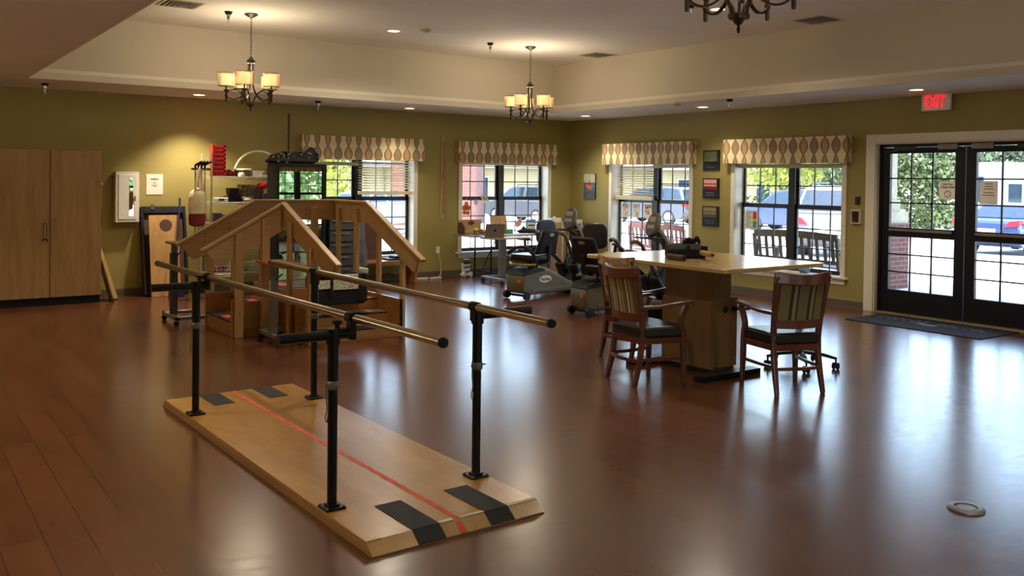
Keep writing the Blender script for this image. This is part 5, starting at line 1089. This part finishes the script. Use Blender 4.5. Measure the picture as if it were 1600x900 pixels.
t = thing('tape_roll', 'roll of blue tape lying on the window sill behind the green striped chair', 'tape roll', (-.015, -5.2, .402+.042)); q = M(); q.lathe([(.022, -.06), (.042, -.06), (.042, .06), (.022, .06), (.022, -.06)], (0, 0, 0), 20, 'y'); q.build('roll', 'blue_soft', t, 0, True); M().lathe([(.018, -.061), (.023, -.061), (.023, .061), (.018, .061), (.018, -.061)], (0, 0, 0), 18, 'y').build('core', 'cream', t, 0, True)
# ---------------------------------------------------------------- east wall
mat('art_sky', (200,188,160), .8); mat('art_water', (66,98,112), .7, var=.2, sc=12)
t = thing('fish_canvas', 'tall canvas with an orange fish above blue water near the corner', 'picture', (-.012, -.57, 1.55), -PI/2); M().box((-.16, -.012, -.23), (.16, .011, .23)).build('canvas_edge', 'black_plastic', t, .002); M().box((-.155, -.014, .065), (.155, -.012, .225)).build('sky', 'art_sky', t); M().box((-.155, -.014, -.10), (.155, -.012, .06)).build('water', 'art_water', t); M().box((-.155, -.014, -.225), (.155, -.012, -.10)).build('text_panel', 'dark_grey', t); q = M(); q.prism([(-.11, .02), (-.07, .045), (.0, .02), (.06, .03), (.1, .005), (.06, -.02), (.09, -.05), (.02, -.06), (-.06, -.03)], 'y', -.017, -.013); q.build('fish', 'orange', t); M().prism([(-.02, .06), (.0, .06), (.03, .12), (.02, .125)], 'y', -.017, -.013).build('sail', 'black_plastic', t)
for i, (z, l, m1, m2, tx) in enumerate(((1.99, 'framed poster of trees, topmost of three on the wall', 'leaf_mid', 'bark', 'NATURE'), (1.555, 'framed poster of a pink sunset, middle of three on the wall', 'pink_soft', 'red_dark', 'POTENTIAL'), (1.124, 'framed poster of a golden sky, lowest of three on the wall', 'olive_yellow', 'dark_grey', 'DETERMINATION'))):
    t = thing('framed_poster', l, 'picture', (-.01, -3.46, z), -PI/2, 'framed posters between the windows'); M().box((-.165, -.014, -.155), (.165, .009, .155)).build('frame', 'black_plastic', t, .003)
    q = M().box((-.14, -.016, -.02), (.12, -.014, .135)); q.build('picture', m1, t); q = M()
    if i == 0:
        for u in (-.11, -.07, -.02, .06, .1): q.box((u, -.0175, -.02), (u+.012, -.016, .13))
    else: q.box((-.14, -.0175, -.02), (.12, -.016, .03)); q.box((-.14, -.0175, .06), (.12, -.016, .075))
    q.build('picture_dark', m2, t)
    if i: text('lettering', tx, .03 if i == 1 else .026, 'grey_metal', t, (-.01, -.0165, -.07), (PI/2, 0, 0), .0006)
    M().box((-.1, -.0165, -.108), (.08, -.0145, -.102)).build('printed_line', 'grey_metal', t)
t = thing('card_reader', 'small black keypad on the wall left of the glass doors', 'keypad', (-.01, -6.007, 1.432), -PI/2); M().box((-.032, -.014, -.055), (.032, .009, .055)).build('body', 'black_plastic', t, .004); M().box((-.034, -.015, .05), (.034, .009, .062)).build('top_cap', 'grey_metal', t, .002); q = M()
for r_ in range(4):
    for c_ in range(3): q.box((-.022+.017*c_, -.0155, -.04+.022*r_), (-.012+.017*c_, -.014, -.028+.022*r_))
q.build('keys', 'dark_grey', t)
t = thing('fire_pull_station', 'clear covered red alarm pull box below the black keypad', 'alarm', (-.03, -6.0, 1.22), -PI/2); M().box((-.045, -.0, -.065), (.045, .029, .065)).build('red_box', 'red_dark', t, .004); q = M(); q.box((-.065, -.02, -.085), (-.055, .029, .085)); q.box((.055, -.02, -.085), (.065, .029, .085)); q.box((-.065, -.02, .075), (.065, .029, .09)); q.box((-.065, -.02, -.09), (.065, .029, -.08)); q.build('cover_frame', 'white_plastic', t, .003); M().box((-.055, -.018, -.08), (.055, -.015, .075)).build('cover', 'clear_plastic', t)
t = thing('door_mat', 'dark blue entrance mat with grey marks in front of the doors', 'mat', (-.5, -7.30, 0), 0); mat('mat_navy', (25,26,34), .95, var=.15, sc=60, bmp=.2); M().prism(rrect(-.43, .43, -.83, .83, .02, 3), 'z', 0, .01).build('pile', 'mat_navy', t, .003); q = M(); random.seed(5)
for k_ in range(13):
    y = .66-.105*k_
    if k_ == 6: continue
    a, b = .05, .20; q.box((a, y-.035, .01), (a+.018, y+.035, .0115)); q.box((b-.018, y-.035, .01), (b, y+.035, .0115)); q.box((a, y+.022, .01), (b, y+.035, .0115)); 
    if k_ % 3: q.box((a, y-.035, .01), (b, y-.022, .0115))
q.build('letter_marks', 'grey_metal', t); q = M(); q.prism([(-.02, .16), (.03, .1), (.0, .02), (.03, -.02), (-.04, -.12), (-.06, .0), (-.04, .08)], 'z', .01, .0117); q.build('emblem', 'grey_metal', t)
t = thing('floor_outlet', 'round metal floor outlet cover in the open floor', 'floor outlet', (-6.05, -10.69, 0)); M().lathe([(0, 0), (.09, 0), (.088, .008), (.075, .013), (.058, .013), (.052, .006), (0, .006)], n=36).build('ring', 'grey_metal', t, 0, True); q = M(); q.lathe([(0, .006), (.045, .006), (.043, .009), (0, .0095)], n=28); q.build('lid', 'laptop_grey', t, 0, True)
# ---------------------------------------------------------------- exercise machines
def stepper(label, loc, rz, swivel):
    t = thing('recumbent_stepper', label, 'exercise machine', loc, R(rz), 'recumbent steppers'); prof = [(-.17, .09), (-.185, .2), (-.17, .32), (-.10, .40), (.04, .425), (.2, .42), (.42, .37), (.65, .27), (.86, .175), (1.05, .13), (1.38, .12), (1.4, .07), (1.2, .055), (0, .06)]
    sh = M().prism(prof, 'y', -.165, .165).build('base_shell', 'grey_shell', t, .035, True, 3)
    q = M(); q.prism([(-.175, .33), (-.11, .405), (.04, .433), (.2, .428), (.3, .40), (.26, .37), (.1, .36), (-.05, .34)], 'y', -.168, .168); q.build('top_cover', 'black_plastic', t, .012, True)
    q = M(); q.bar([(.2, 0, .435), (.42, 0, .385), (.65, 0, .285), (.86, 0, .19), (1.1, 0, .145)], .15, .035); ral = q.build('seat_rail', 'black_plastic', t, .006)
    for s in (-1, 1): M().bar([(.2, s*.085, .437), (.42, s*.085, .387), (.65, s*.085, .287), (.86, s*.085, .192), (1.1, s*.085, .147)], .02, .03).build('silver_edge', 'chrome', ral)
    q = M(); q.prism([(0, .14), (1.0, .13), (1.3, .1), (0, .1)], 'y', -.172, .172); q.build('lower_band', 'grey_shell', sh, .006)
    for s in (-1, 1):
        q = M(); q.lathe([(.025, -.03), (.055, -.026), (.06, 0), (.055, .026), (.025, .03)], (-.13, s*.185, .06), 18, 'y'); q.build('wheel', 'rubber', t, 0, True)
        q = M(); q.prism([(.28+.13*math.cos(2*PI*k_/24), .265+.05*math.sin(2*PI*k_/24)) for k_ in range(24)], 'y', s*.166, s*.171); ba = q.build('badge', 'white_plastic', sh)
        text('lettering', 'NuStep', .068, 'black_plastic', ba, (.28, s*.1715, .263), (PI/2, 0, 0 if s < 0 else PI), .001, bold=.0015)
    M().bar([(-.13, -.18, .06), (-.13, .18, .06)], .03, .03).build('axle', 'black_plastic', t); M().box((-.19, -.12, .235), (-.182, -.05, .27)).build('orange_label', 'orange', sh)
    M().box((1.05, -.3, 0), (1.2, .3, .06)).build('front_foot', 'black_plastic', t, .01)
    def sw(name, m_, mk, parent=t, **k): q = M(); q.X = Matrix.Translation((.16, 0, 0)) @ Matrix.Rotation(R(swivel), 4, 'Z'); mk(q); return q.build(name, m_, parent, **k)
    sw('seat_post', 'black_metal', lambda q: q.lathe([(.05, .40), (.05, .50), (.11, .505), (.11, .52), (0, .52)], n=16), smooth=True)
    sw('seat_cushion', 'leather', lambda q: q.prism(rrect(-.2, .26, -.22, .22, .09), 'z', .52, .61), bevel=.03, smooth=True, seg=3)
    bk = sw('backrest', 'black_plastic', lambda q: q.add([(-.20, -.235, .63), (-.20, .235, .63), (-.30, .18, .965), (-.30, -.18, .965), (-.275, -.235, .63), (-.275, .235, .63), (-.365, .18, .965), (-.365, -.18, .965)], [(0,1,2,3),(4,7,6,5),(0,4,5,1),(1,5,6,2),(2,6,7,3),(3,7,4,0)]), bevel=.04, smooth=True, seg=3)
    sw('back_support', 'black_metal', lambda q: q.bar([(-.14, 0, .51), (-.3, 0, .52), (-.32, 0, .75)], .07, .03, upv=(1,0,.3)), bevel=.006)
    sw('badge', 'grey_metal', lambda q: q.add([(-.352-.004+ -.0*k_, .055*math.cos(2*PI*k_/20), .895+.022*math.sin(2*PI*k_/20)) for k_ in range(20)], [tuple(range(20))]), bk)
    for s in (-1, 1):
        sw('armrest', 'black_plastic', lambda q: q.bar(spline([(-.24, s*.25, .62), (-.1, s*.27, .72), (.08, s*.27, .70), (.2, s*.27, .62)], 5), .045, .045), bevel=.012)
        sw('seat_lever', 'olive_yellow', lambda q: q.tube(spline([(-.22, s*.18, .48), (-.05, s*.25, .475), (.15, s*.24, .475), (.28, s*.12, .48)], 5), .018, 8), smooth=True)
        q = M(); q.bar(spline([(1.0, s*.14, .42), (.82, s*.2, .60), (.66, s*.24, .80)], 4), .03, .05); ha = q.build('arm_lever', 'black_plastic', t, .008); q = M(); q.bar([(.92, s*.172, .53), (.7, s*.232, .79)], .032, .02); q.X = None; q.build('silver_strip', 'chrome', ha); q = M(); q.tube(spline([(.67, s*.24, .78), (.62, s*.24, .86), (.54, s*.22, .90), (.48, s*.2, .89)], 4), .026, 10); q.build('hand_grip', 'grey_shell', ha, 0, True)
        q = M(); q.X = Matrix.Translation((1.02, s*.13, .3)) @ Matrix.Rotation(R(-32), 4, 'Y'); q.box((-.035, -.075, -.22), (.03, .075, .16)); q.build('foot_pedal', 'black_plastic', t, .02, True); M().bar([(1.02, s*.13, .3), (1.15, s*.13, .55)], .04, .03, upv=(0,1,0)).build('pedal_arm', 'black_metal', t)
    q = M(); q.bar(spline([(1.3, 0, .10), (1.36, 0, .3), (1.36, 0, .5), (1.3, 0, .72), (1.18, 0, .92), (1.08, 0, 1.02)], 6), .12, .075, upv=(1,0,0)); ar = q.build('front_arch', 'grey_shell', t, .02, True)
    M().bar(spline([(1.405, 0, .3), (1.402, 0, .5), (1.345, 0, .74), (1.22, 0, .95)], 6), .05, .012, upv=(1,0,0)).build('silver_edge', 'chrome', ar)
    q = M(); q.prism([(1.0, .12), (1.3, .12), (1.28, .5), (1.18, .62), (1.05, .5)], 'y', -.09, .09); q.build('front_housing', 'black_plastic', t, .03, True)
    q = M(); q.X = Matrix.Translation((1.02, 0, 1.09)) @ Matrix.Rotation(R(20), 4, 'Y'); q.prism([(.115*math.cos(2*PI*k_/28), .165*math.sin(2*PI*k_/28)) for k_ in range(28)], 'x', -.03, .035); co = q.build('console', 'grey_shell', t, .015, True)
    q = M(); q.X = Matrix.Translation((1.02, 0, 1.09)) @ Matrix.Rotation(R(20), 4, 'Y'); q.prism([(.098*math.cos(2*PI*k_/28), .148*math.sin(2*PI*k_/28)) for k_ in range(28)], 'x', -.034, -.028); q.build('console_face', 'dark_grey', co); q = M(); q.X = Matrix.Translation((1.02, 0, 1.09)) @ Matrix.Rotation(R(20), 4, 'Y'); q.box((-.037, -.06, .03), (-.033, .06, .1)); q.box((-.037, -.065, -.06), (-.033, .065, -.01)); q.build('display', 'laptop_grey', co)
    q = M(); q.prism(rrect(.82, 1.06, -.17, .17, .05), 'z', .915, .935); q.build('console_tray', 'black_plastic', t, .005); M().bar([(1.0, 0, .92), (1.16, 0, .86)], .08, .03).build('tray_bracket', 'black_plastic', t)
    return t
stepper('recumbent stepper with its seat swivelled, standing nearer the laptop desk', (-3.20, -2.93, 0), 12, 95)
stepper('recumbent stepper half hidden behind the brown striped armchair', (-3.39, -4.575, 0), -3, 12)
def office_chair(label, loc, rz, m_):
    t = thing('office_chair', label, 'chair', loc, R(rz), 'office chairs at the desks')
    for i in range(5):
        a = 2*PI*i/5; q = M(); q.bar([(.03*math.cos(a), .03*math.sin(a), .12), (.3*math.cos(a), .3*math.sin(a), .085)], .045, .03); l = q.build('leg', 'black_plastic', t, .005); q = M(); q.lathe([(.015, -.02), (.03, -.018), (.03, .018), (.015, .02)], (.29*math.cos(a), .29*math.sin(a), .03), 12, 'y'); q.cyl((.29*math.cos(a), .29*math.sin(a), .03), (.29*math.cos(a), .29*math.sin(a), .08), .008, n=8); q.build('caster', 'rubber', l, 0, True)
    M().cyl((0, 0, .1), (0, 0, .42), .028).build('column', 'black_metal', t, 0, True); M().prism(rrect(-.23, .23, -.22, .24, .08), 'z', .42, .5).build('seat', m_, t, .025, True, 3)
    q = M(); q.prism(rrect(-.21, .21, .60, 1.0, .12), 'y', -.27, -.20); q.build('backrest', m_, t, .025, True, 3); M().bar([(0, -.1, .41), (0, -.27, .42), (0, -.275, .7)], .07, .02, upv=(0,1,.2)).build('back_support', 'black_metal', t)
    for s in (-1, 1): q = M(); q.bar([(s*.24, -.02, .44), (s*.27, -.02, .66)], .05, .02, upv=(0,1,0)); q.box((s*.24, -.14, .66), (s*.3, .14, .69)); q.build('armrest', 'black_plastic', t, .005)
    return t
office_chair('navy office chair pulled up to the window table', (-1.62, -1.1, 0), 8, 'navy')
office_chair('black office chair between the two recumbent steppers', (-1.30, -2.35, 0), -60, 'leather')
# cartons and rack in the corner
def carton(label, x, y, rz, w_, d_, h_, m_='cardboard'):
    t = thing('cardboard_carton', label, 'box', (x, y, 0), R(rz), 'cartons in the room corner'); M().box((-w_/2, -d_/2, 0), (w_/2, d_/2, h_)).build('body', m_, t, .003); M().box((-.025, -d_/2-.001, 0), (.025, d_/2+.001, h_+.001)).build('packing_tape', 'cream', t); return t
carton('tall cardboard carton in the corner with white boxes on top', -.66, -.37, 8, .34, .42, .915)
carton('cardboard carton nearest the goldfish canvas in the corner', -.21, -.42, 0, .30, .34, .88, 'kraft_brown')
for i, (x, y, z, l) in enumerate(((-.65, -.36, .917, 'white tissue box on the tall cardboard carton'), (-.21, -.42, .882, 'white glove box on the carton below the goldfish canvas'))):
    on('tissue_box', l, 'box', x, y, z, lambda q: (q.box((-.11, -.06, 0), (.11, .06, .06)), q.sphere((0, 0, .065), (.035, .025, .02), 8, 6)), 'white_plastic', .003, False, 'white boxes on the cartons')
wr = thing('wire_rack', 'black wire rack of bottles beside the tall carton', 'rack', (-.45, -.80, 0))
for x in (-.15, .15):
    for y in (-.14, .14): M().tube([(x, y, 0), (x, y, .82)], .008, 8).build('post', 'black_metal', wr, 0, True)
for z in (.1, .35, .6, .8):
    q = M()
    for y in (-.14, 0, .14): q.tube([(-.15, y, z), (.15, y, z)], .005, 6)
    for x in (-.15, -.05, .05, .15): q.tube([(x, -.14, z), (x, .14, z)], .005, 6)
    q.build('wire_shelf', 'black_metal', wr)
k_ = 0
for z in (.355, .605):
    for x in (-.07, .07):
        k_ += 1; t = thing('water_bottle', ['lower left', 'lower right', 'upper left', 'upper right'][k_-1]+' clear bottle in the black wire rack', 'bottle', (-.45+x, -.84, z), 0, 'bottles in the wire rack'); M().lathe([(0, 0), (.05, 0), (.052, .11), (.02, .15), (.018, .165), (0, .165)], n=16).build('body', 'clear_plastic', t, 0, True); M().lathe([(0, .165), (.021, .165), (.021, .185), (0, .185)], n=12).build('cap', 'white_plastic', t, 0, True)
# ---------------------------------------------------------------- overbed tables
def overbed(label, loc, rz, ht, L, W_, topm, col, label_card=False, leg=.42):
    t = thing('overbed_table', label, 'table', loc, R(rz), 'rolling overbed tables'); M().prism(rrect(0, L, -W_/2, W_/2, .03), 'z', ht-.022, ht).build('tabletop', topm, t, .006)
    q = M(); q.box((.02, -.045, .09), (.09, .045, ht-.12)); q.build('column', col, t, .006); q = M(); q.box((.03, -.03, ht-.14), (.08, .03, ht-.02)); q.build('inner_column', 'grey_metal', t, .004)
    q = M(); q.box((0, -.28, .06), (.05, .28, .1)); q.box((-.0, -.28, .06), (leg, -.23, .1)); q.box((.0, .23, .06), (leg, .28, .1)); q.build('base', 'grey_metal', t, .006)
    for x, y in ((.02, -.255), (.02, .255), (leg-.02, -.255), (leg-.02, .255)):
        q = M(); q.lathe([(.015, -.018), (.028, -.016), (.028, .016), (.015, .018)], (x, y, .028), 12, 'y'); q.cyl((x, y, .03), (x, y, .065), .008, n=8); q.build('caster', 'rubber', t, 0, True)
    M().tube([(.06, -.05, ht-.16), (.1, -.12, ht-.1)], .008, 8).build('height_lever', 'black_metal', t)
    if label_card: q = M(); q.box((.016, -.018, .5), (.02, .018, .62)); q.build('white_tag', 'paper', t)
    return t
overbed('grey overbed table standing to the left of the practice stairs', (-7.90, -2.66, 0), 0, .905, .62, .36, 'grey_shell', 'dark_grey')
overbed('wooden topped overbed table parked at the inside corner of the stairs', (-7.40, -4.40, 0), 0, .79, .27, .78, 'desk_wood', 'grey_metal', True, .25)
t = overbed('pale overbed table holding the dark laptop by the window', (-1.18, -1.75, 0), 12, .70, .66, .42, 'plank', 'grey_metal')
laptop('laptop_computer', 'open dark laptop on the pale overbed table by the window', (-.88, -1.78, .70), -58, 'screen', False)
t = thing('table_sign', 'small pink printed sign standing left of the dark laptop', 'sign', (-1.04, -1.58, .70), R(-50)); M().box((-.055, -.003, 0), (.055, .003, .19)).build('sheet', 'pink_soft', t); q = M(); q.box((-.035, -.0045, .12), (.04, -.003, .15)); q.box((-.03, -.0045, .08), (.035, -.003, .105)); q.box((-.03, -.0045, .025), (.03, -.003, .05)); q.build('printed_blocks', 'black_plastic', t); M().box((-.055, -.02, 0), (.055, .03, .004)).build('foot', 'clear_plastic', t)
# mesh tote on the stairs
t = thing('mesh_tote', 'white perforated and black mesh tote sitting on the stair treads', 'tote', (-6.69, -4.45, .349), R(-3)); mat('perforated_white', (206,202,178), .6, var=.3, sc=70, bmp=.4)
q = M(); q.box((-.29, -.11, 0), (.27, .11, .19)); q.build('mesh_body', 'black_fabric', t, .015); M().box((-.30, -.125, .17), (-.115, -.105, .30)).build('perforated_panel', 'perforated_white', t, .006); M().box((-.085, -.125, .155), (.19, -.105, .31)).build('perforated_panel', 'perforated_white', t, .006); M().box((-.115, -.13, .08), (-.085, -.1, .32)).build('strap', 'black_fabric', t, .004); M().box((.19, -.125, .02), (.29, .11, .315)).build('side_panel', 'black_fabric', t, .012); M().box((-.3, -.1, .17), (.19, .11, .29)).build('inner_bin', 'black_fabric', t, .008)
